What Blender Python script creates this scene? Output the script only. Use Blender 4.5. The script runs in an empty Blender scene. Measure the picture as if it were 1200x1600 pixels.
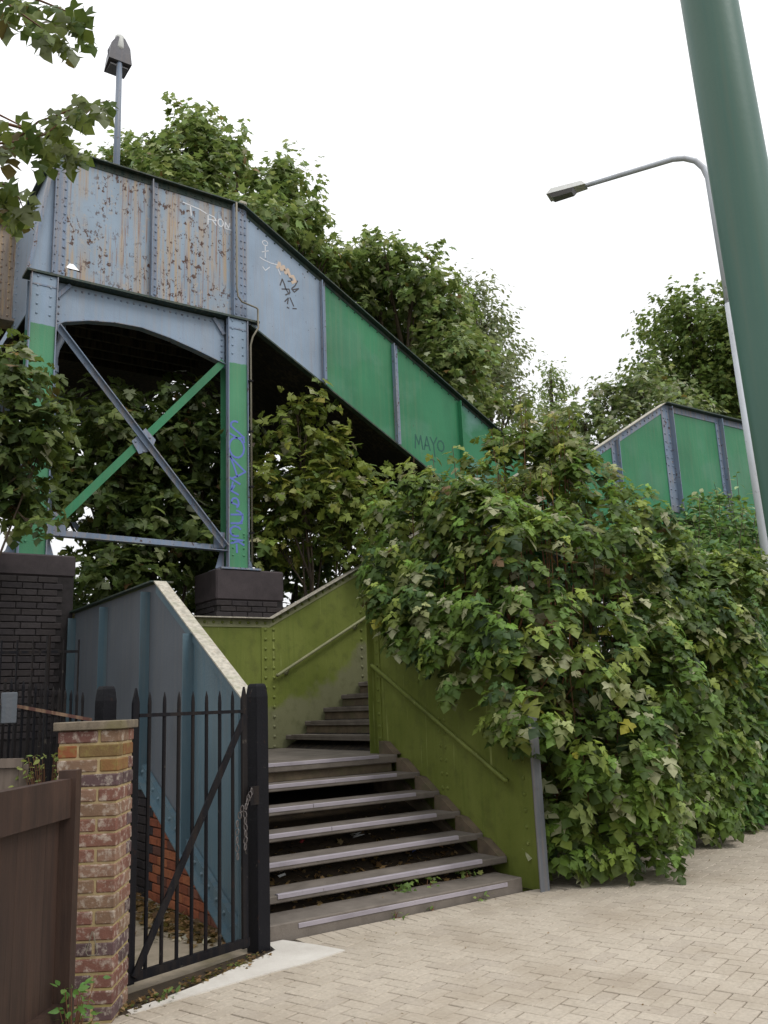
import bpy, math, random
import numpy as np
from mathutils import Vector, Matrix
R = math.radians
sc = bpy.context.scene
COL = sc.collection

# ---------------------------------------------------------------- camera, sky, sun, exposure
# world axes: X runs along the stair nosings, Y up the lower flight, Z up; eye 1.55 m above the paving
YAW, PITCH, ROLL = R(34.93), R(12.365), R(2.3)
fw = Vector((math.sin(YAW)*math.cos(PITCH), math.cos(YAW)*math.cos(PITCH), math.sin(PITCH)))
rt = Vector((math.cos(YAW), -math.sin(YAW), 0)); up = rt.cross(fw)
cr, cu = rt*math.cos(ROLL)-up*math.sin(ROLL), up*math.cos(ROLL)+rt*math.sin(ROLL)
cd = bpy.data.cameras.new('camera'); cam = bpy.data.objects.new('camera', cd); COL.objects.link(cam)
cam.matrix_world = Matrix(((cr.x, cu.x, -fw.x, 0), (cr.y, cu.y, -fw.y, 0), (cr.z, cu.z, -fw.z, 1.55), (0, 0, 0, 1)))
cd.sensor_fit = 'VERTICAL'; cd.sensor_height = 36; cd.lens = 1373.7/1600*36; cd.clip_end = 2000; cd.clip_start = .05
sc.camera = cam
EYE = np.array([0, 0, 1.55])

SUN_EL, SUN_AZ = R(52), R(160)       # azimuth clockwise from +Y
w = bpy.data.worlds.new('World'); sc.world = w; w.use_nodes = True
wt = w.node_tree; wt.nodes.clear()
sky = wt.nodes.new('ShaderNodeTexSky'); sky.sky_type = 'NISHITA'; sky.sun_disc = False
sky.sun_elevation = SUN_EL; sky.sun_rotation = SUN_AZ; sky.dust_density = 4
hs = wt.nodes.new('ShaderNodeHueSaturation'); hs.inputs['Saturation'].default_value = .25; hs.inputs['Value'].default_value = .07
cl = wt.nodes.new('ShaderNodeMix'); cl.data_type = 'RGBA'; cl.inputs[0].default_value = .86
tc = wt.nodes.new('ShaderNodeTexCoord'); sx = wt.nodes.new('ShaderNodeSeparateXYZ'); wt.links.new(tc.outputs['Generated'], sx.inputs[0])
mr = wt.nodes.new('ShaderNodeMapRange'); wt.links.new(sx.outputs[2], mr.inputs[0]); mr.inputs[1].default_value = 0; mr.inputs[2].default_value = 1
mr.inputs[3].default_value = .98; mr.inputs[4].default_value = 1.85        # a closed cloud sheet, brighter overhead as overcast skies are
cs = wt.nodes.new('ShaderNodeTexNoise'); cs.inputs['Scale'].default_value = 2.2; cs.inputs['Detail'].default_value = 5; wt.links.new(tc.outputs['Generated'], cs.inputs['Vector'])
cm = wt.nodes.new('ShaderNodeMapRange'); wt.links.new(cs.outputs['Fac'], cm.inputs[0]); cm.inputs[1].default_value = .3; cm.inputs[2].default_value = .7; cm.inputs[3].default_value = .94; cm.inputs[4].default_value = 1.06
mm = wt.nodes.new('ShaderNodeMath'); mm.operation = 'MULTIPLY'; wt.links.new(mr.outputs[0], mm.inputs[0]); wt.links.new(cm.outputs[0], mm.inputs[1])
cc = wt.nodes.new('ShaderNodeVectorMath'); cc.operation = 'SCALE'; cc.inputs[0].default_value = (1, 1.01, 1.03); wt.links.new(mm.outputs[0], cc.inputs['Scale'])
wt.links.new(cc.outputs[0], cl.inputs[7])
bg = wt.nodes.new('ShaderNodeBackground'); bg.inputs['Strength'].default_value = 1.0
wo = wt.nodes.new('ShaderNodeOutputWorld')
wt.links.new(sky.outputs[0], hs.inputs['Color']); wt.links.new(hs.outputs[0], cl.inputs[6])
wt.links.new(cl.outputs[2], bg.inputs['Color']); wt.links.new(bg.outputs[0], wo.inputs[0])
sl = bpy.data.lights.new('sun', 'SUN'); sl.energy = 1.2; sl.angle = R(22); sl.color = (1, .96, .9)
so = bpy.data.objects.new('sun', sl); COL.objects.link(so); so.location = (0, -10, 30)
sd = Vector((math.sin(SUN_AZ)*math.cos(SUN_EL), math.cos(SUN_AZ)*math.cos(SUN_EL), math.sin(SUN_EL)))
so.rotation_euler = sd.to_track_quat('Z', 'Y').to_euler()
vs = sc.view_settings; vs.view_transform = 'Standard'; vs.look = 'None'; vs.exposure = 0; vs.gamma = 1; vs.use_curve_mapping = False
sc.cycles.max_bounces = 4; sc.cycles.diffuse_bounces = 3; sc.cycles.transparent_max_bounces = 4

# ---------------------------------------------------------------- materials
class G:
    def __init__(s, name):
        s.m = bpy.data.materials.new(name); s.m.use_nodes = True; s.t = s.m.node_tree; s.t.nodes.clear()
        s.pos = s.n('NewGeometry').outputs['Position']
    def n(s, typ, inp=None, **pr):
        nd = s.t.nodes.new('ShaderNode'+typ)
        for k, v in pr.items(): setattr(nd, k, v)
        for k, v in (inp or {}).items():
            if isinstance(v, bpy.types.NodeSocket): s.t.links.new(v, nd.inputs[k])
            else: nd.inputs[k].default_value = v
        return nd
    def noise(s, scale, detail=4, vec=None, rough=.55):
        p = s.pos
        if vec: p = s.n('VectorMath', {0: p, 1: vec}, operation='MULTIPLY').outputs[0]
        return s.n('TexNoise', {'Vector': p, 'Scale': scale, 'Detail': detail, 'Roughness': rough}).outputs['Fac']
    def rng(s, v, a, b, lo=0., hi=1.):
        return s.n('MapRange', {0: v, 1: a, 2: b, 3: lo, 4: hi}).outputs[0]
    def mul(s, a, b): return s.n('Math', {0: a, 1: b}, operation='MULTIPLY').outputs[0]
    def add(s, a, b): return s.n('Math', {0: a, 1: b}, operation='ADD').outputs[0]
    def mix(s, f, a, b, mode='MIX'):
        nd = s.n('Mix', {0: f}, data_type='RGBA', blend_type=mode)
        for i, v in ((6, a), (7, b)):
            if isinstance(v, bpy.types.NodeSocket): s.t.links.new(v, nd.inputs[i])
            else: nd.inputs[i].default_value = (*v[:3], 1)
        return nd.outputs[2]
    def sep(s, i): return s.n('SeparateXYZ', {0: s.pos}).outputs[i]
    def out(s, col, rough=.6, bump=None, bstr=.3, bdist=.01, metal=0., spec=.3, transl=None):
        p = s.n('BsdfPrincipled', {'Roughness': rough, 'Metallic': metal, 'Specular IOR Level': spec})
        if isinstance(col, bpy.types.NodeSocket): s.t.links.new(col, p.inputs['Base Color'])
        else: p.inputs['Base Color'].default_value = (*col[:3], 1)
        if bump is not None:
            b = s.n('Bump', {'Height': bump, 'Strength': bstr, 'Distance': bdist}); s.t.links.new(b.outputs[0], p.inputs['Normal'])
        sh = p.outputs[0]
        if transl is not None:
            tr = s.n('BsdfTranslucent', {'Color': transl}); sh = s.n('MixShader', {0: .36, 1: p.outputs[0], 2: tr.outputs[0]}).outputs[0]
        o = s.n('OutputMaterial'); s.t.links.new(sh, o.inputs[0]); return s.m
def S(r, g, b):                                              # sRGB byte to linear
    return tuple(((c/255+.055)/1.055)**2.4 if c > 10 else c/3295 for c in (r, g, b))

def paint(name, col, rust=0., streak=0., dirt=.25, rough=.45, col2=None, zs=None, patch=None, thr=.62, bump=.25, spec=.3):
    g = G(name)
    lo = g.noise(.9, 4); c = g.mix(g.rng(lo, .3, .7), tuple(x*.86 for x in col), tuple(min(1, x*1.1) for x in col))
    if patch: c = g.mix(g.mul(g.rng(g.noise(1.1, 6), .52, .62), .6), c, patch)
    if col2:                                                 # a second coat that stops at a height
        z = g.add(g.sep(2), g.mul(g.noise(8, 3), .06)); c = g.mix(g.rng(z, zs+.025, zs+.035), c, col2)
    d = g.mul(g.rng(g.noise(3, 8, (1, 1, .35)), .45, .75), dirt); c = g.mix(d, c, tuple(x*.35 for x in col))
    big = g.rng(g.noise(1.1, 3), .32, .5)
    if streak:
        st = g.rng(g.noise(1, 5, (19, 19, .55), .6), .44, .62)
        c = g.mix(g.mul(g.mul(st, big), streak), c, S(170, 146, 114))
        st2 = g.rng(g.noise(1, 4, (42, 42, 1.1), .5), .60, .66)
        c = g.mix(g.mul(g.mul(st2, big), streak*.8), c, S(126, 82, 54))
    h = g.noise(60, 3)
    if rust:
        pit = g.rng(g.noise(17, 7, (1, 1, .7), .68), thr, thr+.03)
        c = g.mix(g.mul(g.mul(pit, g.rng(g.noise(1.3, 2), .36, .5)), rust), c, S(74, 48, 36))
        pale = g.rng(g.noise(14, 6, None, .7), thr+.03, thr+.05); c = g.mix(g.mul(pale, rust*.5), c, S(170, 160, 145))
    hb = g.add(g.mul(h, .3), g.noise(2.2, 3))
    return g.out(c, rough, hb, bump, .03, spec=spec)

BLUE = S(140, 156, 178)
GREEN = S(50, 122, 84)
m_rusty = paint('rust streaked blue grey paint', S(138, 155, 172), 1, .8, .25, .5, thr=.565)
m_blue = paint('blue grey paint', S(140, 158, 178), .8, .13, .2, .45, thr=.66)
m_bluestr = paint('blue grey angle paint', S(120, 136, 158), 1, .35, .4, .5, thr=.6)
m_green = paint('green paint', GREEN, .4, .05, .3, .45, patch=S(74, 128, 100), thr=.66)
m_greenp = paint('green paint over blue grey', GREEN, .25, 0, .14, .42, patch=S(108, 142, 140), thr=.68)
m_col = paint('green column paint with blue grey top', S(72, 136, 100), .3, .06, .25, .45, col2=S(134, 153, 174), zs=6.36, thr=.66)
m_cap = paint('dark green flange paint', S(44, 62, 56), .5, .1, .4, .5)
m_rustgirder = paint('rusted girder paint', S(150, 138, 128), .8, 1.2, .5, .6, thr=.58)
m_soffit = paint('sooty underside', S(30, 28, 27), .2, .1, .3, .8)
m_teal = paint('slate blue paint', S(82, 105, 116), .4, .08, .3, .45, thr=.66)
m_slate = paint('slate grey panel paint', S(88, 94, 101), .15, .05, .2, .55, thr=.7)
m_steel = paint('galvanised steel', S(196, 201, 208), .3, .15, .3, .45)
m_polegreen = paint('dark green column enamel', S(72, 108, 96), .6, .05, .2, .4, thr=.69, bump=.04)
m_iron = paint('black iron paint', S(24, 24, 28), .2, .03, .3, .5, spec=.1)
m_ironrust = paint('rusty iron', S(98, 66, 58), .8, .5, .4, .6)
m_blackwood = paint('black post paint', S(24, 24, 28), .2, 0, .3, .5, spec=.12)
m_greypost = paint('bare grey steel', S(104, 108, 114), .5, .2, .4, .55)
m_pipe = paint('grey pipe paint', S(112, 126, 144), .6, .2, .3, .45)
m_tan = paint('tan cable sheath', S(128, 122, 106), .1, 0, .3, .5)
m_lampglass = G('lamp glass').out(S(120, 118, 120), .15)
m_lampwhite = paint('lamp housing', S(205, 206, 202), .2, .1, .3, .4)
m_lampdark = paint('lamp housing dark', S(84, 84, 92), .2, .1, .3, .4)
m_alu = paint('worn aluminium nosing', S(158, 151, 158), .35, 0, .45, .5, thr=.64)

def olive():
    g = G('olive green paint'); a, b = S(97, 107, 45), S(116, 125, 60)
    c = g.mix(g.rng(g.noise(1.2, 5), .35, .65), a, b)
    c = g.mix(g.mul(g.rng(g.noise(2, 6, (9, 9, .5)), .5, .75), .35), c, S(80, 96, 38))
    c = g.mix(g.mul(g.rng(g.noise(1, 4, (30, 30, 1.2)), .66, .72), .5), c, S(170, 176, 110))
    # scuffed bare patch low on the plate, along the treads
    lvl = g.add(g.sep(2), g.mul(g.noise(2.5, 5), -1.1))
    tread = g.n('Math', {0: g.add(g.mul(g.sep(0), .565), -2.15), 1: 1.0}, operation='MAXIMUM').outputs[0]
    d = g.n('Math', {0: lvl, 1: tread}, operation='SUBTRACT').outputs[0]
    wear = g.mul(g.rng(d, .05, -.12), g.rng(g.sep(1), 9, 9.5)); c = g.mix(g.mul(wear, .75), c, S(120, 118, 96))
    gr = g.rng(g.noise(7, 8), .52, .7); c = g.mix(g.mul(gr, .35), c, S(70, 72, 40))
    return g.out(c, .5, g.add(g.noise(3, 3), g.mul(g.noise(70, 3), .2)), .25, .03)
m_olive = olive()
def palecap():
    g = G('weathered pale flange'); c = g.mix(g.rng(g.noise(22, 7), .4, .65), S(184, 178, 164), S(150, 145, 133))
    c = g.mix(g.mul(g.rng(g.noise(40, 8, None, .7), .56, .66), .6), c, S(150, 118, 88)); c = g.mix(g.mul(g.rng(g.noise(7, 4), .52, .64), .3), c, S(140, 144, 116))
    return g.out(c, .7, g.noise(40, 4), .4, .01)
m_palecap = palecap()
m_olivecap = paint('olive flange paint', S(138, 140, 104), .4, .1, .45, .55)

def stone(name, a, b, sc_=6, spk=.25, rough=.85, moss=None):
    g = G(name); c = g.mix(g.rng(g.noise(sc_, 8, None, .65), .35, .65), a, b)
    c = g.mix(g.mul(g.rng(g.noise(130, 3), .55, .7), spk), c, tuple(x*.4 for x in a))
    c = g.mix(g.mul(g.rng(g.noise(160, 2), .62, .72), spk), c, tuple(min(1, x*1.7) for x in b))
    if moss: c = g.mix(g.mul(g.rng(g.noise(3, 7), .5, .65), .6), c, moss)
    return g.out(c, rough, g.add(g.noise(90, 4), g.noise(12, 4)), .35, .006)
m_tread = stone('worn concrete tread', S(118, 110, 102), S(94, 87, 80), 4, .3)
m_riser = stone('brown riser board', S(112, 98, 80), S(84, 74, 62), 5, .2, .9, S(88, 88, 62))
m_coping = stone('coping concrete', S(128, 116, 100), S(94, 86, 74), 14, .5, .9, S(118, 112, 70))
m_apron = stone('pale fresh concrete', S(208, 204, 196), S(190, 184, 175), 2.5, .15)
m_path = stone('grey path concrete', S(152, 140, 122), S(128, 118, 102), 3, .25, .9, S(104, 96, 70))
m_pier = stone('sooty painted masonry', S(72, 64, 66), S(54, 48, 50), 3, .1, .7)
m_soil = stone('dark soil', S(66, 54, 40), S(42, 36, 28), 9, .4, 1)
m_mortar = stone('mortar', S(176, 156, 118), S(146, 128, 96), 14, .3, .95, S(150, 140, 80))
m_mortardark = stone('sooty mortar', S(50, 46, 47), S(38, 36, 36), 14, .3, .95)
m_earth = stone('bank earth', S(76, 66, 48), S(54, 56, 36), 2, .3, 1, S(52, 66, 34))
m_joint = stone('joint sand', S(74, 66, 54), S(52, 47, 38), 20, .3, 1)

def randcol(name, stops, haze=None, hz=.5, rough=.85, obj=True, dark=None, var=8):
    g = G(name)
    geo = g.n('NewGeometry').outputs['Random Per Island']
    f = g.n('ObjectInfo').outputs['Random'] if obj else geo
    cr_ = g.n('ValToRGB', {0: f}); el = cr_.color_ramp.elements; cr_.color_ramp.interpolation = 'CONSTANT' if len(stops) > 4 else 'LINEAR'
    while len(el) < len(stops): el.new(.5)
    for i, cc in enumerate(stops): el[i].position = i/len(stops); el[i].color = (*cc, 1)
    c = g.mix(g.rng(g.noise(var, 8, None, .65), .3, .7), cr_.outputs[0], (.0, .0, .0)); 
    c = g.mix(.72, c, cr_.outputs[0])
    if dark:
        c = g.mix(g.mul(g.rng(g.noise(1.4, 6), .46, .7), .5), c, dark)
        c = g.mix(g.mul(g.rng(g.noise(16, 3), .69, .73), .55), c, S(96, 86, 72)); c = g.mix(g.mul(g.rng(g.noise(.55, 5), .56, .7), .35), c, S(150, 140, 128))
    if haze: c = g.mix(g.mul(g.rng(g.noise(22, 7, None, .7), .5, .64), hz), c, haze)
    return g.out(c, rough, g.add(g.noise(110, 4), g.noise(25, 4)), .4, .006)
m_brick = randcol('weathered red brick', [S(128, 90, 76), S(110, 76, 68), S(138, 108, 90), S(84, 66, 66), S(122, 84, 72), S(96, 76, 76), S(130, 104, 84)], S(190, 180, 166), .6)
m_brickolive = randcol('lichened brick', [S(140, 98, 60), S(118, 96, 62), S(146, 88, 56)], S(128, 116, 66), .7)
m_orange = randcol('orange brick', [S(156, 92, 64), S(138, 80, 58), S(164, 102, 70), S(100, 68, 58), S(128, 84, 68)], S(90, 60, 50), .6)
m_sootbrick = randcol('sooty brick', [S(58, 53, 55), S(50, 46, 48), S(62, 57, 58), S(54, 49, 49)], S(72, 67, 66), .3)
PAV = [S(187, 176, 160), S(183, 172, 156), S(189, 178, 162), S(185, 174, 158), S(180, 169, 154), S(188, 177, 161)]
m_paver = randcol('buff concrete paver', PAV, None, rough=.85, dark=S(140, 126, 108), var=40)
m_paverj = randcol('buff concrete paver field', PAV, None, rough=.85, obj=False, dark=S(140, 126, 108), var=40)
def wood(name, a, b):
    g = G(name); c = g.mix(g.rng(g.noise(1, 6, (14, 14, 1.2), .6), .35, .65), a, b); c = g.mix(g.mul(g.rng(g.noise(2, 5), .55, .7), .4), c, tuple(x*1.5 for x in a))
    return g.out(c, .6, g.noise(1, 5, (60, 60, 4)), .3, .006)
m_wood = wood('brown stained timber', S(66, 49, 41), S(50, 38, 33))
m_greywood = wood('weathered grey timber', S(116, 104, 94), S(88, 78, 70))
m_bark = wood('bark', S(92, 78, 62), S(58, 50, 40))
m_twig = wood('red brown twig', S(122, 84, 58), S(86, 62, 46))
def flat(name, c, rough=.6): return G(name).out(c, rough)
m_white = flat('white spray paint', S(214, 216, 220)); m_black = flat('black spray paint', S(72, 70, 74))
m_purple = flat('violet spray paint', S(100, 116, 190)); m_darkgreen = flat('dark tag paint', S(44, 88, 78)); m_peach = flat('peach spray paint', S(196, 176, 158))
m_litterw = flat('dull white plastic', S(176, 178, 176), .5); m_litterb = flat('blue plastic', S(52, 68, 128), .4); m_litterr = flat('red wrapper', S(140, 44, 48), .4)
m_chain = flat('chain steel', S(96, 90, 88), .4)
def leafmat(name, rough=.42):
    g = G(name); a = g.n('Attribute', attribute_name='tint').outputs['Color']
    c = g.mix(g.mul(g.rng(g.noise(30, 4), .4, .7), .18), a, (.03, .05, .01))
    t = g.mix(.5, a, (.25, .3, .04), 'ADD'); t = g.mix(.25, t, (0, 0, 0))
    return g.out(c, rough, g.noise(45, 3), .3, .008, transl=t, spec=.22)
m_leaf = leafmat('broad leaf'); m_leafglossy = leafmat('glossy small leaf', .32)

# ---------------------------------------------------------------- mesh helpers
class MB:
    def __init__(s): s.v = []; s.f = []
    def poly(s, vs, fs):
        o = len(s.v); s.v += [tuple(v) for v in vs]; s.f += [tuple(i+o for i in f) for f in fs]; return s
    def box(s, x0, x1, y0, y1, z0, z1):
        return s.poly([(x, y, z) for z in (z0, z1) for y in (y0, y1) for x in (x0, x1)],
                      [(0, 2, 3, 1), (4, 5, 7, 6), (0, 1, 5, 4), (2, 6, 7, 3), (0, 4, 6, 2), (1, 3, 7, 5)])
    def prism(s, pts, vec):                                  # planar polygon pushed along vec
        n = len(pts); vec = Vector(vec); a = [Vector(p) for p in pts]; nrm = Vector((0, 0, 0))
        for i in range(n): nrm += a[i].cross(a[(i+1) % n])
        if nrm.dot(vec) > 0: a.reverse()
        b = [p+vec for p in a]
        return s.poly(a+b, [tuple(range(n)), tuple(range(2*n-1, n-1, -1))]+[(i, i+n, (i+1) % n+n, (i+1) % n) for i in range(n)])
    def bar(s, a, b, wid, thk, side=(0, 0, 1)):              # rectangular bar from a to b
        a, b = Vector(a), Vector(b); d = (b-a).normalized(); u = Vector(side); u = (u-d*u.dot(d)).normalized(); v = d.cross(u)
        q = [a+u*wid/2*i+v*thk/2*j for i, j in ((-1, -1), (1, -1), (1, 1), (-1, 1))]
        return s.prism(q, b-a)
    def cbox(s, M, sx, sy, sz, c):                           # chamfered box, M places its centre
        vs = []; ax = (sx/2, sy/2, sz/2)
        for k in range(3):
            for i in (-1, 1):
                for j, l in ((-1, -1), (1, -1), (1, 1), (-1, 1)):
                    p = [0, 0, 0]; p[k] = i*ax[k]; p[(k+1) % 3] = j*(ax[(k+1) % 3]-c); p[(k+2) % 3] = l*(ax[(k+2) % 3]-c); vs.append(M @ Vector(p))
        fs = []
        for k in range(3):
            b = k*8; fs += [(b+3, b+2, b+1, b), (b+4, b+5, b+6, b+7)]
        ids = {}
        for idx in range(24):
            k, r_ = divmod(idx, 8); i = -1 if r_ < 4 else 1; j, l = ((-1, -1), (1, -1), (1, 1), (-1, 1))[r_ % 4]
            sg = [0, 0, 0]; sg[k] = i; sg[(k+1) % 3] = j; sg[(k+2) % 3] = l; ids[(tuple(sg), k)] = idx
        for k in range(3):                                   # edge strips along axis k
            a_, b_ = (k+1) % 3, (k+2) % 3
            for p in (-1, 1):
                for q in (-1, 1):
                    def sgn(t): z = [0, 0, 0]; z[k] = t; z[a_] = p; z[b_] = q; return tuple(z)
                    f = (ids[(sgn(-1), a_)], ids[(sgn(1), a_)], ids[(sgn(1), b_)], ids[(sgn(-1), b_)]); fs.append(f if p*q < 0 else f[::-1])
        for x in (-1, 1):
            for y in (-1, 1):
                for z in (-1, 1):
                    f = tuple(ids[((x, y, z), k)] for k in range(3)); fs.append(f if x*y*z > 0 else f[::-1])
        return s.poly(vs, fs)
    def tube(s, path, rad, n=8, cap=True):
        path = [Vector(p) for p in path]; m = len(path); rad = [rad]*m if isinstance(rad, (int, float)) else rad
        vs = []; ref = None
        for i, p in enumerate(path):
            d = (path[min(i+1, m-1)]-path[max(i-1, 0)]).normalized()
            if ref is None: ref = d.orthogonal().normalized()
            ref = (ref-d*ref.dot(d)).normalized(); b = d.cross(ref)
            vs += [p+(ref*math.cos(2*math.pi*k/n)+b*math.sin(2*math.pi*k/n))*rad[i] for k in range(n)]
        fs = [(i*n+k, i*n+(k+1) % n, (i+1)*n+(k+1) % n, (i+1)*n+k) for i in range(m-1) for k in range(n)]
        if cap: fs += [tuple(range(n-1, -1, -1)), tuple(range((m-1)*n, m*n))]
        return s.poly(vs, fs)
    def rivet(s, p, nrm, r=.02):
        p = Vector(p); nrm = Vector(nrm).normalized(); a = nrm.orthogonal().normalized(); b = nrm.cross(a); n = 6; vs = []
        for rr, hh in ((1, 0), (.72, .5)):
            vs += [p+(a*math.cos(2*math.pi*k/n)+b*math.sin(2*math.pi*k/n))*r*rr+nrm*r*hh for k in range(n)]
        vs.append(p+nrm*r*.78)
        return s.poly(vs, [(k, (k+1) % n, n+(k+1) % n, n+k) for k in range(n)]+[(n+k, n+(k+1) % n, 2*n) for k in range(n)])
    def rivets(s, a, b, step, nrm, r=.02):
        a, b = Vector(a), Vector(b); n = max(1, round((b-a).length/step))
        for i in range(n+1): s.rivet(a.lerp(b, i/n), nrm, r)
        return s
def obj(name, mb, mat, parent=None, label=None, kind=None, smooth=False):
    me = bpy.data.meshes.new(name)
    off = parent_loc(parent)
    vs = [(v[0]-off[0], v[1]-off[1], v[2]-off[2]) for v in mb.v]
    me.from_pydata(vs, [], mb.f); me.materials.append(mat)
    if smooth: me.shade_smooth()
    o = bpy.data.objects.new(name, me); COL.objects.link(o)
    if parent: o.parent = parent
    if label: o['label'] = label
    if kind: o['kind'] = kind
    return o
def parent_loc(p):
    l = Vector((0, 0, 0))
    while p: l += p.location; p = p.parent
    return l
def thing(name, label, cat, loc=(0, 0, 0), group=None):
    o = bpy.data.objects.new(name, None); COL.objects.link(o); o.location = loc; o.empty_display_size = .2
    o['label'] = label; o['category'] = cat
    if group: o['group'] = group
    return o
def single(o, label, cat, group=None):
    o['label'] = label; o['category'] = cat
    if group: o['group'] = group
    return o
def struct(name, mb, mat): return obj(name, mb, mat, kind='structure')
def place(name, me, parent, M):                              # an instance of mesh me at world matrix M (parents are unrotated)
    o = bpy.data.objects.new(name, me); COL.objects.link(o); o.parent = parent
    o.matrix_local = Matrix.Translation(-parent_loc(parent)) @ M
    return o
def mesh(name, mb, mat):
    me = bpy.data.meshes.new(name); me.from_pydata(mb.v, [], mb.f); me.materials.append(mat); return me
def tri_mesh(name, V, F, mat, tint=None, smooth=True):       # numpy arrays to a mesh
    me = bpy.data.meshes.new(name); me.vertices.add(len(V)); me.vertices.foreach_set('co', np.ascontiguousarray(V, np.float32).ravel())
    me.loops.add(F.size); me.loops.foreach_set('vertex_index', F.astype(np.int32).ravel())
    me.polygons.add(len(F)); me.polygons.foreach_set('loop_start', np.arange(0, F.size, 3, dtype=np.int32))
    if smooth: me.polygons.foreach_set('use_smooth', np.ones(len(F), bool))
    me.update(calc_edges=True)
    if tint is not None:
        at = me.attributes.new('tint', 'FLOAT_COLOR', 'POINT'); at.data.foreach_set('color', np.ascontiguousarray(tint, np.float32).ravel())
    me.materials.append(mat); return me
TZ = Matrix.Translation
def ribbon(mb, strokes, wid, f, nrm):                        # painted strokes: f maps (u, v) to the surface
    nrm = Vector(nrm)
    for st in strokes:
        for i in range(len(st)-1):
            a, b = Vector(f(*st[i])), Vector(f(*st[i+1])); d = (b-a).normalized(); sdir = d.cross(nrm)*wid/2
            a = a-d*wid*.3; b = b+d*wid*.3
            mb.prism([a+sdir, b+sdir, b-sdir, a-sdir], nrm*(.0015+.0004*(i % 3)))
    return mb
random.seed(7); rng = np.random.default_rng(11)

# ================================================================ SETTING
struct('ground', MB().poly([(-300, -300, -.07), (400, -300, -.07), (400, 500, -.07), (-300, 500, -.07)], [(0, 1, 2, 3)]), m_earth)
# block paving in herringbone, turned 18 degrees to the stairs
pav = struct('paving', MB().poly([(-3, -6, -.014), (30, -6, -.014), (30, 7.6, -.014), (5.44, 7.6, -.014), (5.44, 5.85, -.014), (2.9, 5.85, -.014), (-3, 4.4, -.014)], [tuple(range(7))]), m_joint)
PA = R(18); PU = Vector((math.cos(PA), math.sin(PA), 0)); PV = Vector((-math.sin(PA), math.cos(PA), 0)); P0 = Vector((3.0, 4.0, 0))
def clip(poly, nx, ny, c):                                   # keep nx*x+ny*y<=c
    out = []
    for i in range(len(poly)):
        a, b = poly[i], poly[(i+1) % len(poly)]; da, db = nx*a[0]+ny*a[1]-c, nx*b[0]+ny*b[1]-c
        if da <= 0: out.append(a)
        if da*db < 0: t = da/(da-db); out.append((a[0]+(b[0]-a[0])*t, a[1]+(b[1]-a[1])*t))
    return out
def paver_poly(mb, poly, z):                                 # a chamfered paver of any convex outline
    n = len(poly); cx = sum(p[0] for p in poly)/n; cy = sum(p[1] for p in poly)/n
    def ins(d): return [(p[0]+(cx-p[0])*min(.5, d/max(.03, math.hypot(cx-p[0], cy-p[1]))), p[1]+(cy-p[1])*min(.5, d/max(.03, math.hypot(cx-p[0], cy-p[1])))) for p in poly]
    o0, o1 = ins(.0045), ins(.0095)
    vs = [(x, y, -.02) for x, y in o0]+[(x, y, z-.004) for x, y in o0]+[(x, y, z) for x, y in o1]
    fs = [(i, (i+1) % n, n+(i+1) % n, n+i) for i in range(n)]+[(n+i, n+(i+1) % n, 2*n+(i+1) % n, 2*n+i) for i in range(n)]+[tuple(range(2*n, 3*n))]
    mb.poly(vs, fs)
whole = []; cut = MB()
wl, sh = .2, .1
for i in range(-90, 110):
    for j in range(-30, 40):
        # herringbone cell: step i runs along the zigzag, j across it
        for kind in (0, 1):
            x = i*sh+j*2*sh; y = i*sh-j*2*sh
            u0, v0, du, dv = (x, y, wl, sh) if kind == 0 else (x, y+sh, sh, wl)
            q = [(u0, v0), (u0+du, v0), (u0+du, v0+dv), (u0, v0+dv)]
            c = P0+PU*(u0+du/2)+PV*(v0+dv/2)
            if not (-.6 < c.x < 13.5 and .6 < c.y < 7.0) or c.y > 1.0+5.2 and c.x < 5.5 or c.x > 5.5 and c.y > 6.9: continue
            if c.y < 1.5 and c.x > 9: continue
            Q = [tuple((P0+PU*a+PV*b)[:2]) for a, b in q]
            P = Q
            if c.x < 5.62: P = clip(P, 0, 1, 5.585)
            P = clip(P, -.31, .95, -.31*1.5+.95*4.98) if c.x < 2.9 else P
            if len(P) < 3: continue
            if P == Q or all(abs(a[0]-b[0])+abs(a[1]-b[1]) < 1e-6 for a, b in zip(P, Q)) and len(P) == 4: whole.append((c, kind))
            elif abs(sum(P[k][0]*P[(k+1) % len(P)][1]-P[(k+1) % len(P)][0]*P[k][1] for k in range(len(P))))/2 > .0006: paver_poly(cut, P, random.uniform(-.0015, .0015))
pm = MB(); paver_poly(pm, [(-.1, -.05), (.1, -.05), (.1, .05), (-.1, .05)], 0); paver_me = mesh('paver', pm, m_paver)
fwn = np.array(fw); rn = np.array(cr); un = np.array(cu)
def visible(p, mrg=0):
    d = np.array(p)-EYE; z = d @ fwn
    if z < .3: return False
    return abs(d @ rn/z) < 600/1373.7+mrg and abs(d @ un/z) < 800/1373.7+mrg
whole.sort(key=lambda w_: (not visible(w_[0]), (w_[0]-Vector(EYE)).length))
rest = cut
for k, (c, kind) in enumerate(whole):
    a = PA+(math.pi/2 if kind else 0)+random.uniform(-.006, .006); z = random.uniform(-.0018, .0018)
    if k < 280: place('paver', paver_me, pav, TZ((c.x, c.y, z)) @ Matrix.Rotation(a, 4, 'Z'))
    else:
        M = TZ((c.x, c.y, z)) @ Matrix.Rotation(a, 4, 'Z'); rest.poly([M @ Vector(v) for v in pm.v], pm.f)
for k in range(-1, 23):                                          # soldier course against the bottom step
    place('paver', paver_me, pav, TZ((3.3+k*.101, 5.69, random.uniform(-.002, .001))) @ Matrix.Rotation(R(90), 4, 'Z'))
obj('paver_field', rest, m_paverj, pav, kind='stuff')
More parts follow.
